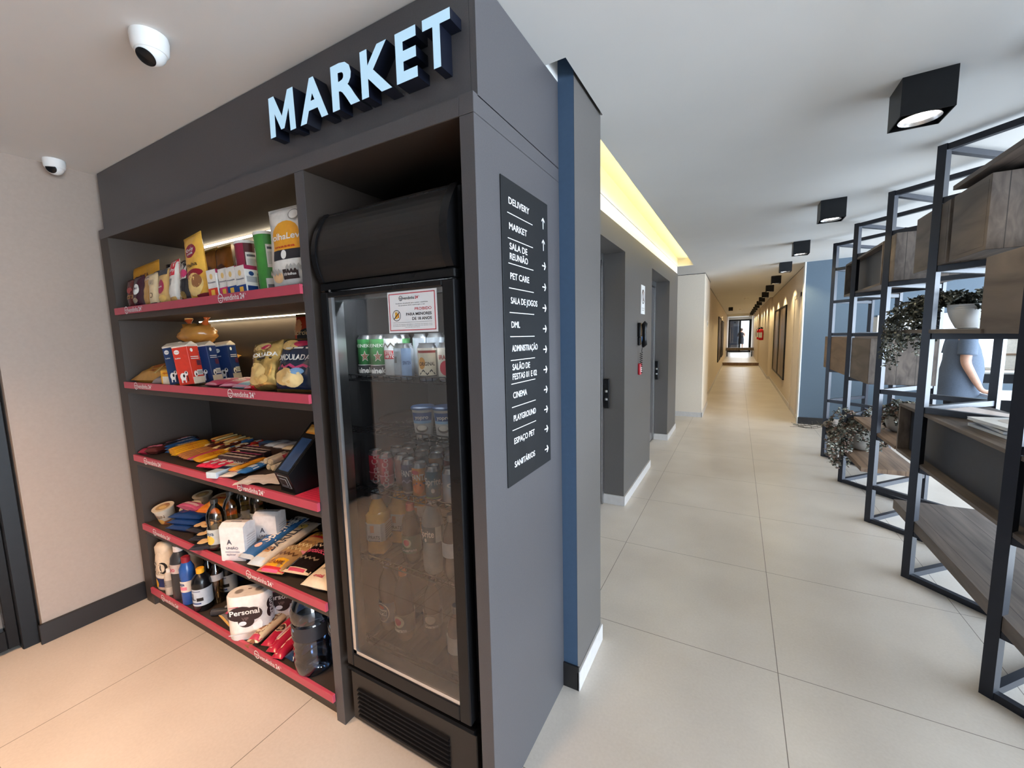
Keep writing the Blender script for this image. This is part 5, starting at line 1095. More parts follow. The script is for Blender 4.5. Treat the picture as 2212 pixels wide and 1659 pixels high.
for k in range(7):
    c, nm = mix[(k*3+1) % 6]
    bar('%s %s bar of the loose middle layer behind the yellow bundles' % (ORD[k], nm), -2.60+.052*k, 1.135, Z3+.036+.006*(k % 2), .30, .026, .15, .018, c, [('r', .1, .2, .9, .4, mix[(k+4) % 6][0]), ('r', .1, .6, .9, .75, wht)], seed=170+k)
# two rows of striped sweet boxes
for r in range(2):
    for k in range(6):
        boxed('gum_box', '%s striped sweet box of the %s row beside the white tubes' % (ORD[k], 'near' if r == 0 else 'far'), (-2.265+.036*k-.045*r, 1.09+.105*r+.004*k, Z3+.001), .033, .088, .046, K(52, 40, 44), {'t': [('r', 0, .05, 1, .25, K(226, 206, 196)), ('r', 0, .45, 1, .62, K(226, 206, 196)), ('r', 0, .80, 1, .95, K(196, 90, 140))], 'f': [('t', 'bis', .5, .5, .4, .7, wht), ('r', 0, .05, 1, .2, K(196, 90, 140))]}, rot=(0, 0, .25), cat='sweet', group='sweets and bars on the third shelf')
for k in range(4):
    t = thing('sweet_tube', '%s white sweet tube of the stack next to the payment terminal' % ORD[k], 'sweet', (-1.955+.035*(k % 2)+.02*(k//2), 1.10, Z3+.042 if k < 2 else Z3+.016), (0, 0, .32), 'sweets and bars on the third shelf')
    mb = MB(); mb.tube([(0, 0, 0), (0, .17, 0)], .0150, K(232, 222, 206), 14)
    mp = lambda u, v, l: Vector((.0153*math.cos(PI*(1-u)), v*.17, .0153*math.sin(PI*(1-u)))); mb.rect(mp, .2, .55, .8, .85, K(150, 144, 140), 1, 6, 1); mb.txt(mp, 'mentos', .5, .5, .5, K(80, 90, 120), 1, wu=None, W=.048, H=.17, rot=1) if False else None
    mb.build('wrapper', t, smooth=0.8); mb = MB(); mb.tube([(0, -.006, 0), (0, 0, 0)], [.009, .0150], K(206, 190, 160), 14); mb.build('twisted_end', t)
boxed('cracker_box', 'blue sachet box standing behind the striped sweet boxes', (-2.22, 1.27, Z3), .085, .05, .07, K(60, 112, 170), {'f': [('r', 0, .7, 1, 1, K(30, 50, 90)), ('t', 'tic', .5, .4, .3, .5, wht)]}, rot=(0, 0, .1), cat='sweet', group='sweets and bars on the third shelf')
boxed('chocolate_box', 'maroon chocolate box with white outline lettering on the third shelf', (-1.905, 1.245, Z3+.001), .10, .14, .055, K(140, 28, 44), {'t': [('r', .1, .15, .9, .85, K(226, 150, 170)), ('r', .14, .19, .86, .81, K(140, 28, 44)), ('t', 'Talento', .5, .5, .25, .6, K(226, 150, 170))]}, rot=(0, 0, .2), cat='sweet', group='sweets and bars on the third shelf')
boxed('wafer_box', 'cream wafer box right of the maroon chocolate box', (-1.805, 1.18, Z3), .09, .12, .065, K(214, 196, 150), {'t': [('e', .5, .5, .35, .3, K(240, 220, 160)), ('t', 'wafer', .5, .5, .2, .6, K(140, 100, 60))], 'f': [('r', .1, .2, .9, .8, K(230, 214, 170))]}, rot=(0, 0, .2), cat='sweet', group='sweets and bars on the third shelf')
for k in range(4): bar('%s silver-white sachet lying at the back of the third shelf' % ORD[k], -2.12+.075*k, 1.215, Z3+.07, .2, .065, .11, .02, (K(190, 206, 222, .25), K(222, 226, 232, .25), K(232, 220, 190, .25), K(214, 206, 196, .25))[k], [('r', .2, .4, .8, .6, K(120, 130, 160))], seed=92+k, name='sachet')
boxed('sweet_tray', 'dark open display tray behind the silver sachets', (-2.04, 1.27, Z3), .34, .10, .065, K(58, 42, 36), {}, rot=(0, 0, 0), cat='tray')
boxed('mint_pack', 'pale blue flat mint pack at the front edge of the third shelf', (-2.085, .985, Z3+.001), .055, .15, .028, K(200, 216, 226), {'t': [('r', 0, .35, 1, .6, K(40, 50, 80)), ('r', 0, .7, 1, .9, K(226, 190, 140))], 'f': []}, rot=(0, 0, .3), cat='sweet', group='sweets and bars on the third shelf')
bar('orange snack bar next to the pale blue mint pack', -2.025, .98, Z3+.022, .28, .036, .20, .024, K(236, 160, 50, .3), [('t', 'snack', .5, .35, .5, .2, K(90, 40, 20), 1)], seed=96)
bar('blue and white bar next to the orange snack bar', -1.955, .985, Z3+.020, .35, .045, .19, .022, K(60, 120, 180, .3), [('r', 0, .25, 1, .45, K(236, 236, 236)), ('r', 0, .6, 1, .75, K(236, 236, 236))], seed=97)
bar('clear sachet with pink print at the front edge of the third shelf', -1.985, .935, Z3+.014, .4, .06, .10, .014, K(226, 214, 200, .3), [('t', 'doce', .5, .5, .15, .6, K(214, 60, 110))], seed=98)
mb = MB(); n = 12; vs = []
for j in range(n+1):
    for i in range(n+1): u, v = i/n, j/n; vs.append(((u-.5)*.20, (v-.5)*.13, .006+.014*abs(noise.noise(Vector((u*3, v*3, 4))))+.006*abs(noise.noise(Vector((u*9, v*8, 1))))))
mb.add(vs, [(j*(n+1)+i, j*(n+1)+i+1, (j+1)*(n+1)+i+1, (j+1)*(n+1)+i) for j in range(n) for i in range(n)], K(232, 222, 214)); fin(mb, 'tissue', 'crumpled white tissue lying beside the payment terminal', 'tissue', (-1.80, 1.00, Z3+.001), (0, 0, .5), smooth=1.5)
# payment terminal: black wedge with sloping screen
tm = thing('payment_terminal', 'black wedge-shaped self-checkout terminal with sloping blue screen on the third shelf', 'terminal', (-1.575, .962, Z3), (0, 0, -.06))
mb = MB(); wd = .105; pf = [(0, 0), (0.0, .018), (-.022, .082), (.155, .255), (.285, .255), (.285, 0)]
mb.prism(pf, 'x', -wd/2, wd/2, m_black); mb.build('stand', tm, smooth=0.3)
sl = Vector((0, .177, .173)); sn = Vector((0, -.173, .177)).normalized()
mp = flat((-wd/2, -.022, .082), (1, 0, 0), tuple(sl.normalized()), wd, sl.length, tuple(sn), .001)
mb = MB(); mb.rect(mp, .06, .02, .94, .98, m_blackm, 1); mb.rect(mp, .16, .06, .84, .68, M('screen_blue', srgb(40, 66, 104), 0.15, var=0.25, scale=14, emis=0.05, ecol=srgb(60, 96, 150)), 2); mb.build('screen', tm, smooth=0)
mb = MB(); mb.rect(mp, .18, .77, .82, .95, K(214, 150, 60), 3); mb.rect(mp, .24, .80, .76, .90, K(236, 196, 110), 4); o = mb.build('card_sticker', tm, smooth=0); o['label'] = 'orange sticker'
mp2 = flat((-wd/2, 0, .018), (1, 0, 0), (0, -.325, .946), wd, .066, (0, -.946, -.325), .001)
mb = MB()
for a, c, l in (((.16, .05, .84, .90), K(196, 200, 206), 1), ((.19, .09, .81, .86), m_blackm, 2), ((.28, .20, .72, .72), K(196, 200, 206), 3), ((.31, .24, .69, .68), m_blackm, 4)): mb.rect(mp2, *a, c, l)
mb.build('card_reader', tm, smooth=0)
mp3 = flat((wd/2, 0, 0), (0, 1, 0), (0, 0, 1), .285, .255, (1, 0, 0), .001); mb = MB(); mb.txt(mp3, 'IDEA', .50, .66, .10, m_text, 2, wu=None, W=.285, H=.255, rot=0); mb.build('maker_mark', tm, smooth=0)
mb = MB(); mb.box(-.075, .075, -.09, .09, 0, .002, K(232, 66, 96)); mp = flat((-.075, -.09, .002), (1, 0, 0), (0, 1, 0), .15, .18, (0, 0, 1))
for k in range(9): mb.rect(mp, .1, .1+.08*k, .9, .13+.08*k, K(214, 40, 70), 1)
mb.ell(mp, .75, .88, .08, .05, wht, 1); fin(mb, 'instruction_card', 'flat pink instruction card lying right of the terminal', 'card', (-1.437, 1.03, Z3), (0, 0, 0))

# ------------------------------------------------------------------ shelf 4: staples
Z4 = 0.501
def cupn(lb, x, y, rz, c, tilt=(0, 0), z=0):
    t = thing('noodle_cup', lb, 'noodle cup', (x, y, Z4+z), (tilt[0], tilt[1], rz), 'noodle cups on the fourth shelf')
    mb = MB(); pr = [(.034, 0), (.036, .002), (.047, .092), (.050, .094), (.050, .098)]; mb.lathe(pr, c, 28)
    mp = lambda u, v, l: Vector(((.0363+.011*v+.0005*l)*math.cos(-PI/2+(u-.5)*2.6), (.0363+.011*v+.0005*l)*math.sin(-PI/2+(u-.5)*2.6), .004+.086*v))
    art(mb, mp, [('r', 0, .0, 1, .30, K(160, 90, 50)), ('t', 'NISSIN', .5, .66, .22, .6, K(120, 90, 60)), ('e', .5, .28, .2, .2, K(226, 170, 90))], .1, .09, 10, 1); mb.build('cup', t, smooth=.8)
    mb = MB(); mb.lathe([(.051, .098), (.052, .100), (.0515, .102), (.046, .1015), (.001, .1015)], K(222, 206, 180), 28)
    mp = flat((-.05, -.05, .1016), (1, 0, 0), (0, 1, 0), .1, .1, (0, 0, 1)); art(mb, mp, [('e', .5, .5, .34, .34, K(190, 150, 100)), ('e', .55, .45, .2, .16, K(226, 190, 120)), ('t', 'CUP', .5, .75, .10, .3, K(150, 40, 40))], .1, .1, 1, 1); mb.build('lid', t, smooth=.5)
cupn('cup of instant noodles nearest the left side of the fourth shelf', -2.83, 1.02, .3, K(214, 200, 180), (.25, 0))
cupn('cup of instant noodles at the back, behind the nearest cup', -2.83, 1.21, .2, K(206, 190, 168), (.15, 0))
cupn('cup of instant noodles standing right of the back one', -2.68, 1.24, .6, K(214, 196, 160), (.2, 0))
cupn('tipped cup of instant noodles beneath the orange noodle packs', -2.70, 1.10, .5, K(206, 180, 160), (.35, 0))
def flatbag(lb, x, y, z, w, l, t, c, arts, rz=0, rx=0, seed=1, name='food_pack', cat='food pack', cr=None, wr=1.0, pw=2.6, group=None, ry=0): bag(name, lb, (x, y, z), w, l, t, c, arts, rot=(FLAT[0]+rx, ry, rz), seed=seed, cat=cat, crimp=cr, belly=0, wr=wr, pw=pw, group=group)
for k in range(3):
    flatbag('%s blue pasta pack from the bottom of the pile on the fourth shelf' % ORD[k], -2.60+.006*k, .975+.01*k, Z4+.018+.030*k, .20, .16, .042, K(24, 58, 112, .25), [('e', .45, .55, .34, .26, K(232, 216, 170)), ('e', .45, .55, .28, .20, K(226, 170, 70)), ('t', 'Adria', .5, .90, .08, .4, wht)] if k == 2 else [('r', .1, .4, .9, .5, K(90, 130, 180))], rz=.25+.05*k, seed=101+k, name='pasta_pack', group='blue pasta packs', wr=1.4)
flatbag('pink-topped biscuit pack on the pasta pile at left', -2.64, 1.03, Z4+.11, .17, .06, .035, K(206, 90, 130, .25), [('r', .1, .3, .9, .6, K(232, 190, 200))], rz=.1, seed=105, cr=K(160, 60, 90))
flatbag('orange instant noodle pack lying on top of the heap', -2.50, 1.07, Z4+.095, .17, .15, .045, K(232, 140, 50, .28), [('t', 'LAMEN', .35, .80, .14, .5, K(190, 30, 30)), ('e', .55, .42, .3, .26, K(240, 180, 90)), ('e', .55, .42, .2, .17, K(222, 150, 70))], rz=.35, rx=.15, seed=106, name='noodle_pack', cr=K(220, 120, 40))
flatbag('second orange noodle pack under the top one', -2.48, 1.13, Z4+.055, .17, .15, .045, K(226, 120, 50, .28), [('t', 'LAMEN', .5, .8, .14, .6, K(190, 30, 30))], rz=.0, seed=107, name='noodle_pack', cr=K(220, 120, 40))
for k, (x, y, rz) in enumerate(((-2.43, .975, .1), (-2.32, .955, .35), (-2.24, .935, .6))):
    flatbag('%s black pack printed with round cookies at the shelf front' % ORD[k], x, y, Z4+.014+.012*(2-k), .16, .11, .035, K(26, 26, 34, .25), [('e', .30, .42, .2, .24, K(226, 190, 140)), ('e', .62, .50, .2, .24, K(232, 200, 150)), ('e', .62, .50, .08, .1, K(196, 140, 80)), ('t', 'Seven Boys', .5, .86, .12, .7, wht)], rz=rz, rx=.12, seed=110+k, name='cookie_pack', group='black cookie packs', cr=K(40, 40, 50))
for k, (x, y, z, rz) in enumerate(((-2.50, 1.28, .03, .2), (-2.42, 1.25, .055, .1))):
    boxed('foil_pack', ['gold foil pack with dark sides at the back of the fourth shelf', 'upper gold foil pack with red corner at the back of the fourth shelf'][k], (x, y, Z4+.003+.045*k), .17, .11, .044, K(40, 32, 30), {'t': [('r', .02, .02, .98, .98, foil), ('e', .3, .5, .2, .3, K(250, 226, 150)), ('r', .75, .6, .95, .9, K(190, 40, 60))]}, rot=(0, 0, rz), cat='food pack')
def oilb(lb, loc, rot):
    pr = [(.030, 0), (.038, .005), (.040, .03), (.037, .06), (.040, .09), (.037, .12), (.040, .15), (.038, .18), (.028, .205), (.016, .222), (.013, .235)]
    bottle('oil_bottle', lb, loc, pr, m_oil, cap=(.232, .252, .016, K(50, 48, 46)), lab=(.035, .11, K(206, 214, 216)), items=[('e', .5, .3, .25, .3, K(240, 200, 90)), ('t', 'Soya', .5, .75, .25, .5, K(60, 90, 120))], rot=rot, cat='bottle', group='clear amber oil bottles')
oilb('standing clear amber oil bottle left of the white sugar bag', (-2.225, .985, Z4), (0, 0, .2))
oilb('standing oil bottle directly behind the front one', (-2.27, 1.08, Z4), (0, 0, 0))
oilb('oil bottle at the back of the fourth shelf, left one', (-2.33, 1.18, Z4), (0, 0, 0))
oilb('oil bottle at the back of the fourth shelf, right one', (-2.23, 1.19, Z4), (0, 0, .4))
for k, (x, y, z, rz, c) in enumerate(((-2.12, 1.22, .012, .3, K(150, 40, 40, .25)), (-2.02, 1.215, .016, .1, K(214, 170, 110, .25)), (-1.965, 1.20, .040, -.3, K(232, 196, 130, .25)))):
    flatbag('%s red-gold snack pack at the back of the fourth shelf behind the sugar' % ORD[k], x, y, Z4+z, .15, .11, .03, c, [('e', .5, .5, .3, .25, K(236, 206, 140)), ('r', .05, .7, .4, .9, K(190, 50, 90)), ('z', .1, .4, .9, .3, 7, K(170, 60, 40))], rz=rz, seed=120+k, cr=foil, wr=1.6)
for k in range(5):
    c = [K(206, 150, 60, .22), K(60, 40, 36, .22), K(226, 190, 110, .22), K(170, 40, 40, .22), K(214, 170, 90, .22)][k]
    flatbag('%s %s pouch heaped among the oil bottles on the fourth shelf' % (ORD[k], ['amber', 'dark brown', 'pale gold', 'red', 'gold'][k]), -2.40+.075*k, 1.06+.035*(k % 3), Z4+.030+.012*(k % 2), .12, .13, .045, c, [('e', .5, .5, .3, .25, K(236, 206, 140)), ('z', .1, .3, .9, .2, 6, K(120, 70, 30))], rz=.3-.2*k, seed=180+k, cr=foil, wr=1.8)
def sugar(lb, x, y, rz, seed):
    t = thing('sugar_bag', lb, 'sugar bag', (x, y, Z4), (0, 0, rz), 'white sugar bags'); w, d, h = .115, .082, .165
    mb = MB(); n = 10; lay = [0, .004, .05, .10, .15, h]
    def ring(z, k):
        out = []; per = [(-1, -1), (1, -1), (1, 1), (-1, 1)]
        for e in range(4):
            (ax, ay), (bx, by) = per[e], per[(e+1) % 4]
            for i in range(n):
                s = i/n; px, py = ax+(bx-ax)*s, ay+(by-ay)*s; bul = 1+.05*math.sin(PI*s)*math.sin(PI*min(1, z/h))+.015*noise.noise(Vector((px*3+seed, py*3, z*40)))
                out.append((px*w/2*bul*k, py*d/2*bul*k, z))
        return out
    vs = []
    for z in lay: vs += ring(z, .94 if z == 0 else 1.0)
    m_ = 4*n; fs = [(j*m_+i, j*m_+(i+1) % m_, (j+1)*m_+(i+1) % m_, (j+1)*m_+i) for j in range(len(lay)-1) for i in range(m_)]+[tuple(range(m_))[::-1], tuple((len(lay)-1)*m_+i for i in range(m_))]
    mb.add(vs, fs, K(232, 228, 228, .45))
    mp = flat((-w/2, -d/2*1.055, 0), (1, 0, 0), (0, 0, 1), w, h, (0, -1, 0), .0006)
    art(mb, mp, [('t', 'A', .40, .58, .14, None, K(60, 60, 76)), ('t', 'UNI\u00c3O', .5, .40, .07, .5, K(90, 90, 110)), ('r', .2, .28, .8, .30, K(130, 130, 150)), ('t', 'a\u00e7\u00facar', .45, .22, .06, .4, K(110, 110, 130))], w, h, 4, 1)
    mp = flat((w/2*1.056, -d/2, 0), (0, 1, 0), (0, 0, 1), d, h, (1, 0, 0), .0006)
    art(mb, mp, [('r', .15, .2+.07*i, .85, .215+.07*i, K(190, 184, 184)) for i in range(8)], d, h, 1, 1); mb.build('bag_body', t, smooth=.9)
    mb = MB(); mb.prism([(-d/2*.98, h), (d/2*.98, h), (.010, h+.012), (-.018, h+.014)], 'x', -w/2*1.0, w/2*1.0, K(236, 230, 230, .45)); mb.box(-.02, .03, -.012, -.006, h+.0125, h+.015, K(150, 146, 150)); mb.build('folded_top', t, smooth=.5)
sugar('front white sugar bag of two on the fourth shelf', -2.035, .985, .45, 1); sugar('rear white sugar bag of two on the fourth shelf', -2.015, 1.125, .45, 6)
flatbag('long blue spaghetti pack lying on the fourth shelf', -1.935, .955, Z4+.030, .085, .34, .04, K(52, 104, 160, .25), [('r', .0, .45, .5, .75, K(190, 120, 60)), ('t', 'Spaghetti', .55, .62, .5, .2, wht, 1), ('e', .5, .22, .2, .05, K(236, 190, 170)), ('r', 0, .78, 1, .98, K(226, 226, 226)), ('z', .1, .92, .9, .86, 6, K(30, 40, 60))], rz=.17, rx=.14, seed=130, name='spaghetti_pack', pw=5, cr=K(190, 200, 210))
flatbag('long pale spaghetti pack lying right of the blue one', -1.845, .945, Z4+.026, .085, .35, .04, K(226, 214, 196, .22), [('t', 'BARILLA', .45, .55, .5, .2, K(40, 44, 60), 1), ('r', .1, .2, .6, .3, K(206, 150, 90)), ('e', .5, .8, .3, .06, K(236, 206, 110)), ('r', 0, 0, 1, .10, K(200, 214, 226))], rz=.17, rx=.12, seed=131, name='spaghetti_pack', pw=5, cr=K(200, 208, 214))
bean = [('r', 0, .68, 1, .92, K(240, 176, 40)), ('r', 0, .60, 1, .68, K(196, 40, 40)), ('t', 'CAMIL', .5, .80, .10, .6, K(150, 80, 20)), ('z', .1, .45, .9, .35, 9, K(150, 110, 70)), ('z', .15, .30, .9, .20, 9, K(240, 220, 170)), ('r', 0, 0, 1, .06, K(206, 120, 140))]
flatbag('clear bean bag with yellow and red end panel near the shelf front', -1.735, .945, Z4+.022, .135, .20, .045, K(186, 150, 104, .22), [('r', 0, .10, 1, .36, K(240, 176, 40)), ('r', 0, .02, 1, .10, K(206, 40, 50)), ('r', .2, 0, .8, .04, K(214, 90, 130)), ('t', 'CAMIL', .5, .22, .10, .6, K(150, 80, 20)), ('z', .1, .60, .9, .5, 9, K(110, 70, 40)), ('z', .15, .80, .9, .7, 9, K(230, 206, 150))], rz=.25, rx=.08, seed=132, name='bean_bag')
flatbag('clear bean bag with yellow panel behind the front one', -1.735, 1.08, Z4+.036, .135, .19, .045, K(190, 150, 100, .22), bean, rz=.2, rx=.05, seed=133, name='bean_bag')
flatbag('farthest clear bean bag with yellow panel against the back corner', -1.60, 1.15, Z4+.045, .135, .17, .045, K(190, 150, 100, .22), bean, rz=.1, rx=.05, seed=134, name='bean_bag')
flatbag('black bean bag with pink lettering on the fourth shelf', -1.60, .975, Z4+.036, .135, .215, .045, K(34, 26, 26, .2), [('t', 'Fant\u00e1stico', .5, .62, .14, .85, K(226, 90, 130)), ('r', 0, 0, 1, .10, K(214, 190, 160)), ('r', .2, .02, .8, .08, K(196, 60, 90)), ('z', .1, .86, .9, .78, 9, K(214, 196, 170)), ('z', .1, .42, .9, .36, 9, K(150, 130, 110))], rz=.22, rx=.10, seed=135, name='bean_bag', cr=K(206, 186, 160))
flatbag('white flour bag with raspberry lettering at the right of the fourth shelf', -1.450, .955, Z4+.030, .14, .21, .055, K(234, 218, 192, .4), [('t', 'Caravelas', .55, .58, .12, .8, K(206, 40, 76)), ('e', .5, .76, .26, .07, K(100, 140, 190)), ('t', '1 kg', .40, .38, .07, .25, K(150, 140, 120)), ('t', 'cristal', .45, .18, .07, .35, K(214, 60, 90))], rz=.15, rx=.10, seed=136, name='flour_bag')
flatbag('second white flour bag half hidden by the divider', -1.42, 1.10, Z4+.028, .13, .19, .05, K(232, 216, 196, .4), [('z', .1, .6, .9, .5, 6, K(60, 50, 50)), ('r', 0, .75, 1, .82, K(30, 30, 34))], rz=.05, seed=137, name='flour_bag')

# ------------------------------------------------------------------ shelf 5: cleaning goods, paper and water
Z5 = 0.115
t = thing('bleach_bottle', 'large cream bleach bottle with black 20 lettering in the left corner of the bottom shelf', 'bottle', (-2.85, .99, Z5), (0, 0, .2))
mb = MB(); mb.lathe([(.055, 0), (.062, .006), (.062, .16), (.056, .20), (.040, .235), (.030, .25)], K(226, 206, 182, .4), 28, sx=1, sy=.7); mb.box(-.050, .040, -.032, .032, .19, .27, K(226, 206, 182, .4), .018)
mp, W, H = cyl(.0625, .02, .20, 2.4); mq = lambda u, v, l: Vector((mp(u, v, l+1).x, mp(u, v, l+1).y*.72, mp(u, v, l+1).z))
art(mb, mq, [('t', '20', .52, .66, .36, .75, blk), ('t', '20', .52, .66, .28, .5, K(226, 206, 182, .4)), ('r', 0, .02, 1, .30, K(26, 44, 96)), ('e', .28, .12, .18, .14, K(240, 180, 50)), ('r', .1, .32, .9, .42, K(236, 222, 206))], W, H, 10, 1); mb.build('body', t, smooth=.8)
bottle('cleaner_bottle', 'small white bottle at the front left of the bottom shelf', (-2.755, .965, Z5), [(.022, 0), (.026, .004), (.026, .10), (.020, .125), (.014, .13)], K(206, 190, 174), cap=(.128, .15, .014, wht), lab=(.05, .09, K(150, 140, 130)), items=[('t', 'VL', .5, .5, .4, .4, K(60, 60, 70))])
bottle('cleaner_bottle', 'pale cream bottle standing behind the small white one', (-2.79, 1.10, Z5), [(.04, 0), (.042, .006), (.042, .20), (.02, .25)], K(214, 196, 172), cap=(.248, .27, .02, K(214, 196, 172)))
bottle('softener_bottle', 'tall dark grey bottle with a white cap on the bottom shelf', (-2.665, .985, Z5), [(.040, 0), (.044, .006), (.044, .20), (.040, .235), (.024, .262), (.018, .272)], K(52, 52, 56, .35), cap=(.268, .298, .024, K(222, 210, 206)), lab=(.155, .205, K(196, 180, 176)), items=[('t', 'Ypo', .5, .5, .5, .5, K(190, 60, 90))])
bottle('cleaner_bottle', 'blue bottle with a dark red cap beside the grey one', (-2.568, .975, Z5), [(.030, 0), (.034, .006), (.034, .09), (.030, .12), (.034, .16), (.034, .20), (.020, .232)], K(44, 88, 160, .25), cap=(.232, .262, .020, K(150, 30, 44)), lab=(.075, .135, K(220, 210, 200)), items=[('t', 'Veja', .5, .75, .25, .6, K(40, 60, 120)), ('r', .1, .2, .9, .5, K(226, 130, 150))])
for k, (x, y, lb) in enumerate(((-2.445, .985, 'front black bottle with white label and a yellow cap'), (-2.455, 1.115, 'rear black bottle with white label near the paper rolls'))):
    bottle('detergent_bottle', lb, (x, y, Z5), [(.040, 0), (.044, .006), (.044, .145), (.038, .175), (.020, .195), (.016, .20)], K(20, 20, 24, .25), cap=(.198, .224, .018, (K(240, 170, 40), m_black)[k]), lab=(.035, .125, K(196, 206, 218)), items=[('t', 'SL', .5, .55, .40, .35, K(30, 36, 60)), ('r', .1, .12, .9, .2, K(40, 70, 130)), ('r', .72, .3, 1, .5, blk), ('r', .1, .86, .9, .92, K(120, 130, 160))], group='black detergent bottles')
bottle('vinegar_bottle', 'slim brown bottle with bright highlight between the black ones', (-2.435, 1.050, Z5), [(.028, 0), (.032, .005), (.032, .15), (.026, .18), (.014, .21), (.012, .225)], m_amber, cap=(.222, .24, .014, K(90, 60, 40)), lab=(.13, .165, K(190, 190, 196)))
bottle('vinegar_bottle', 'clear-brown bottle behind the yellow-capped one', (-2.535, 1.06, Z5), [(.030, 0), (.034, .005), (.034, .13), (.028, .17), (.014, .205), (.012, .215)], m_amber, cap=(.212, .23, .014, K(110, 80, 50)), lab=(.06, .12, K(206, 206, 206)), items=[('t', 'alcool', .5, .5, .3, .6, K(40, 60, 90))])
bottle('spray_can', 'deep blue can at the back of the bottom shelf', (-2.555, 1.22, Z5), [(.030, 0), (.032, .004), (.032, .18), (.024, .20)], K(30, 62, 130, .25), cap=(.20, .23, .022, K(60, 100, 180)))
bag('refill_pouch', 'crumpled pale refill pouch behind the bottles on the bottom shelf', (-2.66, 1.20, Z5), .12, .26, .07, K(196, 176, 160, .35), [], rot=(0, 0, .2), seed=140, cat='pouch', wr=2)
for k in range(3):
    t = thing('cling_film_roll', '%s clear-wrapped grey roll lying left of the paper rolls' % ORD[k], 'roll', (-2.33+.04*k, .97+.045*k, Z5+.018+.003*k), (0, 0, -.95), 'grey wrapped rolls')
    mb = MB(); mb.tube([(0, 0, 0), (0, .20, 0)], .0175, (K(60, 60, 64, .25), K(150, 150, 156, .2), K(84, 80, 84, .25))[k], 16); mb.build('roll_body', t, smooth=.8)
    mb = MB(); mb.tube([(0, -.010, 0), (0, .0, 0)], [.008, .018], m_clear, 16); mb.build('twisted_end', t, smooth=.8)
flatbag('clear bag of plastic cutlery lying at the front of the bottom shelf', -2.20, .960, Z5+.018, .14, .09, .035, K(120, 112, 112, .15), [('z', .1, .6, .9, .5, 6, K(200, 200, 206)), ('e', .3, .4, .15, .2, K(200, 80, 120)), ('r', .0, .0, 1, .06, K(214, 170, 90))], rz=-.15, seed=141, name='cutlery_bag', wr=2)
def paper(lb, x, y, rz, hh, k):
    t = thing('toilet_paper_pack', lb, 'toilet paper', (x, y, Z5), (0, 0, rz), 'white toilet paper packs'); w, d = .190, .112; n = 40
    def out(s, kx=1.0):
        # stadium outline with two roll lobes
        a = 2*PI*s; L = w/2-d/2; cx = L if math.cos(a) >= 0 else -L
        return (cx+math.cos(a)*d/2*kx, math.sin(a)*d/2*kx)
    mb = MB(); lay = [(0, .93), (.006, .99), (.055, 1.0), (hh*.5, .985), (hh-.055, 1.0), (hh-.008, .985), (hh, .90)]; vs = []
    for z, kx in lay:
        for i in range(n): x_, y_ = out(i/n, kx); vs.append((x_, y_, z))
    mb.add(vs, [(j*n+i, j*n+(i+1) % n, (j+1)*n+(i+1) % n, (j+1)*n+i) for j in range(len(lay)-1) for i in range(n)]+[tuple(range(n))[::-1], tuple((len(lay)-1)*n+i for i in range(n))], K(240, 232, 226, .3))
    # printed front and round right end
    mpf = flat((-w/2+d/2-.012, -d/2, .0), (1, 0, 0), (0, 0, 1), w-d+.024, hh, (0, -1, 0), .0007)
    art(mb, mpf, [('e', .25, .62, .55, .17, K(50, 34, 36)), ('e', .75, .60, .40, .15, K(50, 34, 36)), ('e', .45, .44, .34, .14, K(50, 34, 36)), ('t', 'Personal', .42, .66, .115, 1.22, wht), ('t', 'VIP', .42, .50, .07, .28, K(120, 100, 100)), ('e', .3, .40, .16, .05, K(226, 226, 232)), ('e', 1.0, .36, .12, .09, K(244, 244, 246)), ('e', .90, .30, .2, .10, K(244, 244, 246)), ('r', -.3, .16, 1.15, .18, K(196, 190, 190)), ('r', -.2, .79, .2, .805, K(176, 60, 90))], w-d+.024, hh, 4, 1)
    mpr = lambda u, v, l: Vector((w/2-d/2+(d/2+.0006*l)*math.cos(-PI/2+.15+u*1.9), (d/2+.0006*l)*math.sin(-PI/2+.15+u*1.9), v*hh))
    art(mb, mpr, [('e', .55, .70, .20, .13, K(50, 34, 36)), ('e', .50, .52, .17, .13, K(50, 34, 36)), ('t', 'Personal', .52, .60, .26, None, wht, 1), ('e', .62, .24, .10, .05, K(90, 80, 80)), ('r', .2, .10, .95, .13, K(190, 184, 184))], .11, hh, 8, 4)
    mpt = flat((-w/2, -d/2, hh), (1, 0, 0), (0, 1, 0), w, d, (0, 0, 1), .0007)
    art(mb, mpt, [('e', .27, .5, .105, .19, K(206, 196, 190)), ('e', .27, .5, .085, .155, K(150, 140, 134)), ('e', .73, .5, .105, .19, K(206, 196, 190)), ('e', .73, .5, .085, .155, K(150, 140, 134)), ('r', .46, .55, .54, .62, K(120, 90, 86))], w, d, 1, 1)
    mb.build('pack_body', t, smooth=.8)
paper('front toilet paper pack with black Personal lettering', -2.015, 1.000, .75, .215, 0)
paper('rear toilet paper pack, partly hidden by the front one', -1.975, 1.150, .75, .215, 1)
bag('wrapper', 'crumpled white wrapping on the rear toilet paper pack', (-2.02, 1.16, Z5+.222), .12, .07, .05, K(226, 214, 200, .25), [], rot=(-.9, 0, .5), seed=142, cat='wrapper', wr=2.5)
flatbag('long pleated cream biscuit pack before the paper rolls', -1.905, .935, Z5+.030, .060, .23, .045, K(226, 206, 170, .25), [('t', 'AMANTEIGADO', .5, .5, .5, .2, K(150, 100, 70), 1), ('z', .1, .95, .9, .88, 6, K(190, 160, 110)), ('r', 0, .02, 1, .12, K(196, 60, 90))], rz=.30, seed=143, name='biscuit_pack', wr=1.6)
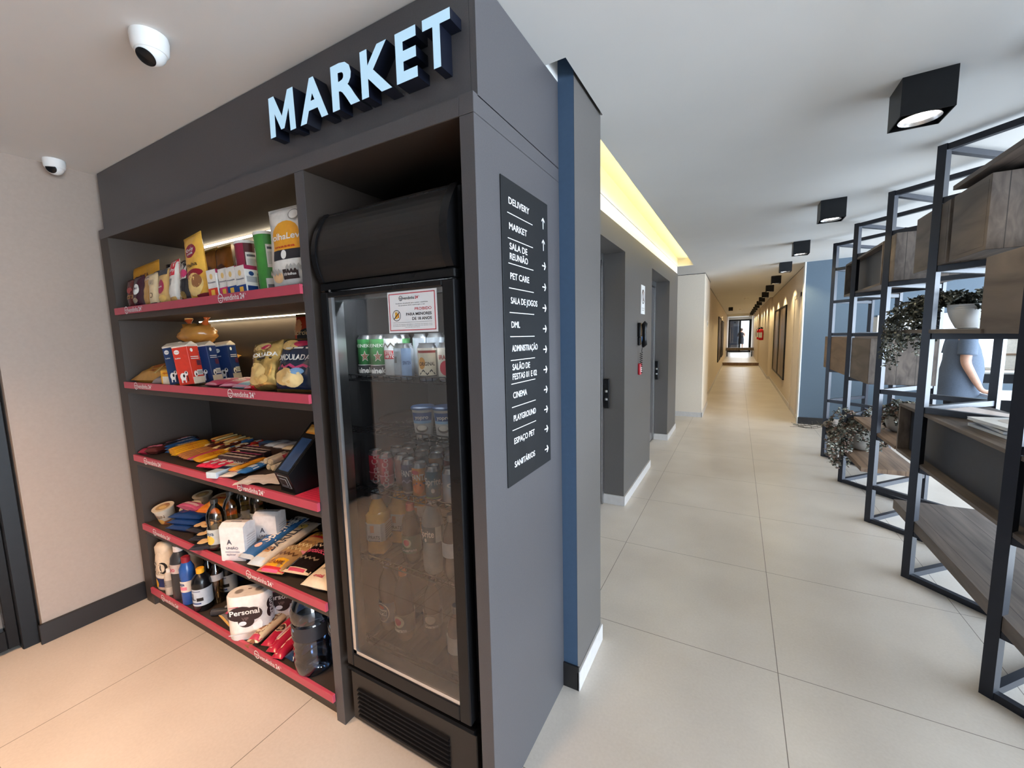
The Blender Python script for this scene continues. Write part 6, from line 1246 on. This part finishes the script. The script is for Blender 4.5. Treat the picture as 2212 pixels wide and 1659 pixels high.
for k in range(3):
    flatbag('%s raspberry biscuit pack with round brown emblem, from the left' % ORD[k], -1.825+.048*k, .950-.006*k, Z5+.030-.008*k, .055, .22-.02*k, .04, K(180, 34, 62, .25), [('e', .5, .42, .42, .12, K(226, 196, 160)), ('e', .5, .42, .36, .10, K(60, 30, 26)), ('t', 'bauducco', .5, .42, .10, .5, K(226, 196, 160)), ('e', .5, .82, .42, .12, K(60, 30, 26)), ('r', .9, 0, 1, 1, K(226, 190, 190))] if k == 0 else [('r', .25, .05, .4, .95, K(236, 206, 190))], rz=.30, seed=144+k, name='biscuit_pack', group='raspberry biscuit packs', wr=1.0)
flatbag('small twisted dark blue bag at the front of the bottom shelf', -1.665, .955, Z5+.022, .06, .13, .04, K(36, 60, 96, .15), [('r', .3, .2, .4, .8, K(120, 150, 180))], rz=.0, seed=148, name='sponge_bag', wr=2.5)
bag('napkin_pack', 'white and pale blue napkin pack leaning behind the water bottle', (-1.72, 1.14, Z5+.07), .11, .12, .04, K(222, 206, 190, .3), [('r', .6, 0, 1, 1, K(110, 150, 190)), ('r', .3, 0, .4, 1, K(240, 236, 230))], rot=(-.2, -.45, .3), seed=149, cat='napkins', wr=1.5)
def jug(lb, x, y):
    pr = [(.045, .008), (.060, 0), (.072, .015), (.076, .05)]
    for k in range(4): z = .06+.026*k; pr += [(.076, z), (.071, z+.012)]
    pr += [(.076, .165), (.076, .225), (.072, .232), (.078, .245), (.077, .275), (.064, .318), (.040, .345), (.024, .355), (.022, .368)]
    bottle('water_bottle', lb, (x, y, Z5), pr, m_clearblue, cap=(.364, .384, .025, K(40, 60, 110)), lab=(.165, .225, K(40, 42, 50)), items=[('t', 'CRYSTAL', .30, .5, .28, .3, K(190, 196, 206), 0), ('t', 'agua', .30, .2, .18, .2, K(160, 166, 176)), ('e', .45, .8, .04, .12, K(120, 160, 200))], group='large blue-tinted water bottles')
jug('large blue-tinted water bottle standing in front on the bottom shelf', -1.555, 1.00); jug('large water bottle half hidden by the divider', -1.435, 1.085)

# ------------------------------------------------------------------ inside the cooler
ZA, ZB, ZC, ZD, ZE = [z-0.003 for z in FS]
gr = K(74, 146, 84, .25, .3)
hein = [('r', 0, .0, 1, .26, K(60, 60, 62)), ('t', 'Heineken', .5, .12, .16, .95, wht), ('r', 0, .26, 1, .28, wht), ('e', .5, .50, .13, .13, K(120, 96, 78)), ('z', .33, .52, .67, .46, 6, wht), ('t', 'HEINEKEN', .5, .80, .10, .9, wht)]
def star(mb, mp, uc, vc, ru, rv, mat, l):
    P = [mp(uc+(ru if k % 2 == 0 else ru*.42)*math.sin(k*PI/5), vc+(rv if k % 2 == 0 else rv*.42)*math.cos(k*PI/5), l) for k in range(10)]
    mb.add([mp(uc, vc, l)]+P, [(0, 1+k, 1+(k+1) % 10) for k in range(10)], mat)
for k, (x, y) in enumerate(((-1.212, 1.085), (-1.145, 1.083), (-1.098, 1.150))):
    mb = MB(); h, r = .155, .0325; rt = r*.8; mb.lathe([(r*.72, 0), (r*.8, .002), (r, .010), (r, h-.016), (rt, h-.004), (rt+.001, h), (rt-.003, h), (rt-.004, h-.004), (.001, h-.0045)], gr, 26, mats=[m_alu, m_alu, gr]+[m_alu]*5, closed=False)
    mp, W, H = cyl(r, .010, h-.016, 3.0, -PI/2+.6); mb.rect(mp, 0, 0, 1, .27, K(58, 58, 60), 1, 12, 1); mb.rect(mp, 0, .27, 1, .285, wht, 1, 12, 1); mb.txt(mp, 'Heineken', .5, .13, .15, wht, 3, wu=.95, W=W, H=H, bold=.03); star(mb, mp, .5, .52, .17, .17, wht, 2); star(mb, mp, .5, .52, .14, .14, K(150, 104, 84), 3); mb.txt(mp, 'HEINEKEN', .5, .82, .09, wht, 3, wu=.8, W=W, H=H)
    fin(mb, 'drink_can', ['tall green beer can, left of the two in front on the upper cooler shelf', 'tall green beer can, right of the two in front on the upper cooler shelf', 'tall green beer can standing just behind the front pair'][k], 'drink can', (x, y, ZA), (0, 0, 0), 'drink cans in the cooler', .8)
silv = K(196, 202, 210, .2, .5)
can('tall white and red beer can beside the green ones', (-1.072, 1.080, ZA), .155, .0325, K(226, 226, 224, .25), [('r', 0, .45, 1, .68, K(196, 40, 56)), ('t', 'STELLA', .5, .62, .08, .6, wht), ('t', 'ARTOIS', .5, .52, .08, .6, wht), ('z', .1, .9, .9, .8, 6, K(120, 110, 100))], rz=.5)
can('tall silver can behind, left of the two plain ones', (-1.010, 1.16, ZA), .155, .0325, silv, [], rz=0); can('tall silver can behind, right of the two plain ones', (-.935, 1.15, ZA), .155, .0325, silv, [], rz=0); can('tall silver can in the back right corner of the upper cooler shelf', (-.855, 1.15, ZA), .155, .0325, silv, [])
can('short silver can with blue panel in front of the white and red can', (-.985, 1.038, ZA), .122, .033, K(190, 198, 208, .2, .4), [('r', .1, .1, .45, .9, K(160, 164, 170)), ('r', .14, .5, .30, .72, K(110, 104, 104)), ('r', .5, .0, .9, 1, K(130, 156, 190)), ('t', 'SPATEN', .7, .5, .12, .3, K(60, 80, 120))], rz=.5)
can('short cream-labelled beer can, second from the right at the front', (-.880, 1.036, ZA), .122, .033, K(206, 196, 182, .25, .2), [('r', .1, .06, .9, .92, K(60, 50, 46)), ('r', .13, .09, .87, .89, K(226, 212, 186)), ('e', .3, .5, .14, .2, K(214, 150, 70)), ('t', 'ORIGINAL', .5, .48, .12, .6, K(60, 40, 30)), ('z', .2, .3, .8, .15, 4, K(50, 50, 56)), ('r', .15, .84, .85, .92, K(150, 44, 40))], rz=.6)
can('short cream and red beer can at the front right edge of the glass', (-.800, 1.040, ZA), .122, .033, K(222, 212, 196, .25), [('e', .5, .35, .3, .25, K(196, 40, 64)), ('t', 'BRAHMA', .5, .7, .14, .7, K(170, 40, 40))], rz=.5)
# second level: round tray and two blue-lidded cups
t = thing('food_tray', 'round dark tray under clear film on the second cooler shelf', 'tray', (-1.10, 1.20, ZB))
mb = MB(); mb.lathe([(.09, 0), (.125, .008), (.135, .022), (.130, .022), (.118, .010), (.001, .009)], K(52, 40, 38, .25), 32, closed=False); mb.build('plate', t, smooth=.8)
mb = MB(); mb.lathe([(.130, .0225), (.110, .036), (.06, .044), (.001, .046)], m_clear, 32, closed=False); mb.build('film_cover', t, smooth=1.5)
for k, (x, y) in enumerate(((-.905, 1.030), (-.832, 1.050))):
    t = thing('yogurt_cup', ['blue-lidded white pudding cup, left of two on the second cooler shelf', 'blue-lidded white pudding cup, right of two on the second cooler shelf'][k], 'cup', (x, y, ZB), (0, 0, .5))
    mb = MB(); mb.lathe([(.026, 0), (.028, .003), (.036, .092), (.038, .094)], K(222, 220, 216, .3), 26)
    mp = lambda u, v, l: Vector(((.0283+.008*v+.0005*l)*math.cos(-PI/2+(u-.5)*2.6), (.0283+.008*v+.0005*l)*math.sin(-PI/2+(u-.5)*2.6), .003+.089*v))
    art(mb, mp, [('r', .1, .62, .9, .92, K(50, 84, 140)), ('r', .1, .52, .9, .62, K(150, 190, 226)), ('t', 'yopro', .5, .76, .14, .5, wht), ('e', .5, .32, .25, .14, K(90, 80, 76)), ('e', .5, .36, .2, .10, K(232, 226, 214))], .08, .09, 10, 1); mb.build('cup', t, smooth=.8)
    mb = MB(); mb.lathe([(.0395, .094), (.0400, .100), (.036, .104)], K(70, 104, 150, .3), 26); mb.build('lid', t, smooth=.5)
# third level: soft drink cans
ck = K(206, 40, 66, .22, .3); coke = [('t', 'Coca-Cola', .5, .55, .30, None, K(226, 180, 180), 1), ('r', 0, .3, 1, .34, K(232, 120, 140))]
g3 = 'soft drink cans on the middle cooler shelf'
def sd(lb, x, y, col, items, rz=.6): can(lb, (x, y, ZC), .122, .0270, col, items, rz=rz, group=g3)
sd('red cola can at the left front of the middle cooler shelf', -1.205, 1.09, ck, coke); sd('red cola can, second from the left at the front of the middle cooler shelf', -1.135, 1.075, ck, coke)
sd('silver-white can behind the left red cola can', -1.165, 1.16, K(196, 196, 200, .22, .4), [('r', .3, .2, .7, .8, K(226, 226, 230))]); sd('copper-silver can between the red and purple ones', -1.070, 1.09, K(160, 120, 112, .22, .5), [('r', .5, 0, .8, 1, K(196, 190, 190))])
sd('purple-grey fruit soda can on the middle cooler shelf', -1.005, 1.055, K(92, 96, 122, .22, .3), [('t', 'FANTA', .5, .68, .22, .8, wht), ('z', .1, .45, .9, .35, 5, K(150, 150, 180))])
sd('orange fruit soda can on the middle cooler shelf', -.942, 1.040, K(226, 136, 40, .22, .3), [('t', 'FANTA', .5, .68, .22, .8, wht), ('e', .45, .3, .3, .22, K(236, 120, 30)), ('e', .3, .85, .2, .08, K(196, 60, 60)), ('z', .2, .5, .9, .42, 4, K(30, 60, 120))])
sd('teal-grey lemon soda can on the middle cooler shelf', -.876, 1.030, K(66, 112, 134, .22, .3), [('t', 'Sprite', .5, .66, .24, .85, wht), ('e', .5, .34, .09, .08, wht), ('r', .1, .08, .9, .10, K(160, 210, 110))])
sd('pale grey can at the right edge of the middle cooler shelf', -.808, 1.035, K(150, 166, 186, .22, .4), [('t', 'e', .5, .66, .22, .3, wht)])
q = 0
for j in range(3):
    for i in range(6):
        x = -1.175+.070*i+.02*(j % 2); y = 1.155+.068*j
        if (j == 0 and i == 0) or x > -.76: continue
        c = [K(120, 60, 64, .22, .4), K(96, 100, 110, .22, .5), K(70, 74, 84, .22, .5), K(150, 110, 70, .22, .4)][(i+2*j) % 4]
        can('dark can on the middle cooler shelf, row %s back, %s from left' % (['two', 'three', 'four'][j], ['one', 'two', 'three', 'four', 'five', 'six'][i]), (x, y, ZC), .122, .0270, c, [], group=g3); q += 1
# fourth level: juice bottles, soft drinks
def juice(lb, x, y, rz):
    t = thing('juice_bottle', lb, 'bottle', (x, y, ZD), (0, 0, rz), 'square orange juice bottles'); s_ = .038
    mb = MB(); mb.box(-s_, s_, -s_, s_, 0, .165, K(222, 170, 80, .12), .012); mb.lathe([(.034, .160), (.030, .180), (.018, .205), (.016, .215)], K(222, 170, 80, .12), 20); mb.build('body', t, smooth=.8)
    mb = MB(); mb.lathe([(.021, .213), (.021, .237), (.019, .240)], K(120, 130, 136), 20); mb.build('cap', t, smooth=.5)
    mb = MB(); mb.box(-s_-.0008, s_+.0008, -s_-.0008, s_+.0008, .045, .135, K(206, 206, 206, .4), .012); mp = flat((-s_, -s_-.0009, .045), (1, 0, 0), (0, 0, 1), 2*s_, .09, (0, -1, 0)); art(mb, mp, [('r', .3, .5, .5, .8, K(190, 130, 90)), ('t', 'PRATS', .5, .3, .14, .6, K(90, 90, 90)), ('r', .2, .12, .8, .16, K(120, 120, 120))], .076, .09, 1, 1)
    mp = flat((s_+.0009, -s_, .045), (0, 1, 0), (0, 0, 1), 2*s_, .09, (1, 0, 0)); art(mb, mp, [('r', .15, .25+.1*i, .85, .28+.1*i, K(130, 130, 134)) for i in range(6)]+[('r', .5, .08, .85, .18, blk)], .076, .09, 1, 1); mb.build('label_sleeve', t, smooth=.6)
juice('front square orange juice bottle on the fourth cooler shelf', -1.185, 1.065, .35); juice('second square juice bottle behind the front one', -1.170, 1.165, .3); juice('rear square juice bottle farthest back', -1.150, 1.265, .3)
bottle('soda_bottle', 'small dark green soda bottle with red cap and heart label', (-1.020, 1.065, ZD), soda_prof(.215, .034), K(34, 40, 36, .12), cap=(.195, .222, .0150, K(206, 40, 60)), lab=(.045, .110, K(40, 84, 60)), items=[('e', .42, .6, .2, .26, K(226, 214, 190)), ('e', .40, .62, .14, .18, K(214, 50, 80)), ('t', 'Guarana', .5, .2, .18, .7, wht)], rot=(0, 0, .4), group='soft drink bottles in the cooler')
bottle('soda_bottle', 'dark soda bottle with red cap behind the heart-labelled one', (-.985, 1.150, ZD), soda_prof(.215, .034), K(34, 26, 24, .12), cap=(.195, .222, .0150, K(190, 50, 60)), lab=(.06, .110, K(120, 40, 50)), group='soft drink bottles in the cooler')
bottle('soda_bottle', 'tall clear lemon soda bottle on the fourth cooler shelf', (-.905, 1.050, ZD), soda_prof(.275, .038), K(150, 158, 160, .08), cap=(.255, .280, .0155, K(150, 160, 166)), lab=(.120, .175, K(52, 84, 100)), items=[('t', 'Sprite', .40, .58, .42, .6, wht), ('e', .36, .16, .05, .13, wht), ('r', .75, 0, 1, 1, K(190, 200, 200))], rot=(0, 0, .3), group='soft drink bottles in the cooler')
bottle('soda_bottle', 'black-bodied bottle with white band at the right edge of the fourth cooler shelf', (-.815, 1.040, ZD), soda_prof(.225, .034), K(40, 40, 44, .12), cap=(.205, .230, .015, K(90, 96, 104)), lab=(.09, .14, K(206, 212, 220)), group='soft drink bottles in the cooler')
bottle('soda_bottle', 'pale bottle standing behind the tall lemon soda bottle', (-.850, 1.14, ZD), soda_prof(.275, .038), K(130, 136, 140, .1), cap=(.255, .280, .0155, K(170, 176, 180)), group='soft drink bottles in the cooler')
# lowest level: tall dark bottles
bottle('soda_bottle', 'tall cola bottle with a round white-ringed blue emblem on the lowest cooler shelf', (-1.175, 1.085, ZE), soda_prof(.275, .038), K(60, 50, 46, .10), cap=(.255, .28, .0155, K(60, 70, 100)), lab=(.045, .125, K(84, 96, 128)), items=[('e', .35, .5, .30, .48, wht), ('e', .35, .5, .27, .44, K(52, 60, 92)), ('r', .14, .36, .56, .66, wht), ('t', 'PEPSI', .35, .51, .18, .36, K(30, 34, 50)), ('e', .33, .78, .14, .10, K(206, 80, 60))], rot=(0, 0, .35), arc=2.8, group='soft drink bottles in the cooler')
bottle('soda_bottle', 'tall dark bottle with heart label on the lowest cooler shelf', (-1.080, 1.070, ZE), soda_prof(.275, .038), K(64, 54, 48, .10), cap=(.255, .28, .0155, K(206, 130, 90)), lab=(.045, .115, K(110, 100, 96)), items=[('e', .38, .6, .26, .32, K(222, 206, 180)), ('e', .36, .6, .16, .2, K(214, 80, 100)), ('t', 'Guarana', .42, .15, .2, .6, wht)], rot=(0, 0, .35), group='soft drink bottles in the cooler')
bottle('soda_bottle', 'dark bottle with heart label, third on the lowest cooler shelf', (-.985, 1.120, ZE), soda_prof(.235, .036), K(54, 44, 40, .10), cap=(.215, .24, .0155, K(90, 70, 60)), lab=(.06, .115, K(96, 82, 76)), items=[('e', .45, .6, .24, .3, K(190, 170, 150)), ('t', 'Guarana', .5, .15, .2, .6, K(206, 196, 186))], rot=(0, 0, .5), group='soft drink bottles in the cooler')
bottle('soda_bottle', 'short bottle with pale label at the right edge of the lowest cooler shelf', (-.815, 1.045, ZE), soda_prof(.225, .034), K(84, 60, 50, .10), cap=(.205, .230, .015, K(60, 60, 66)), lab=(.07, .13, K(186, 182, 180)), group='soft drink bottles in the cooler')
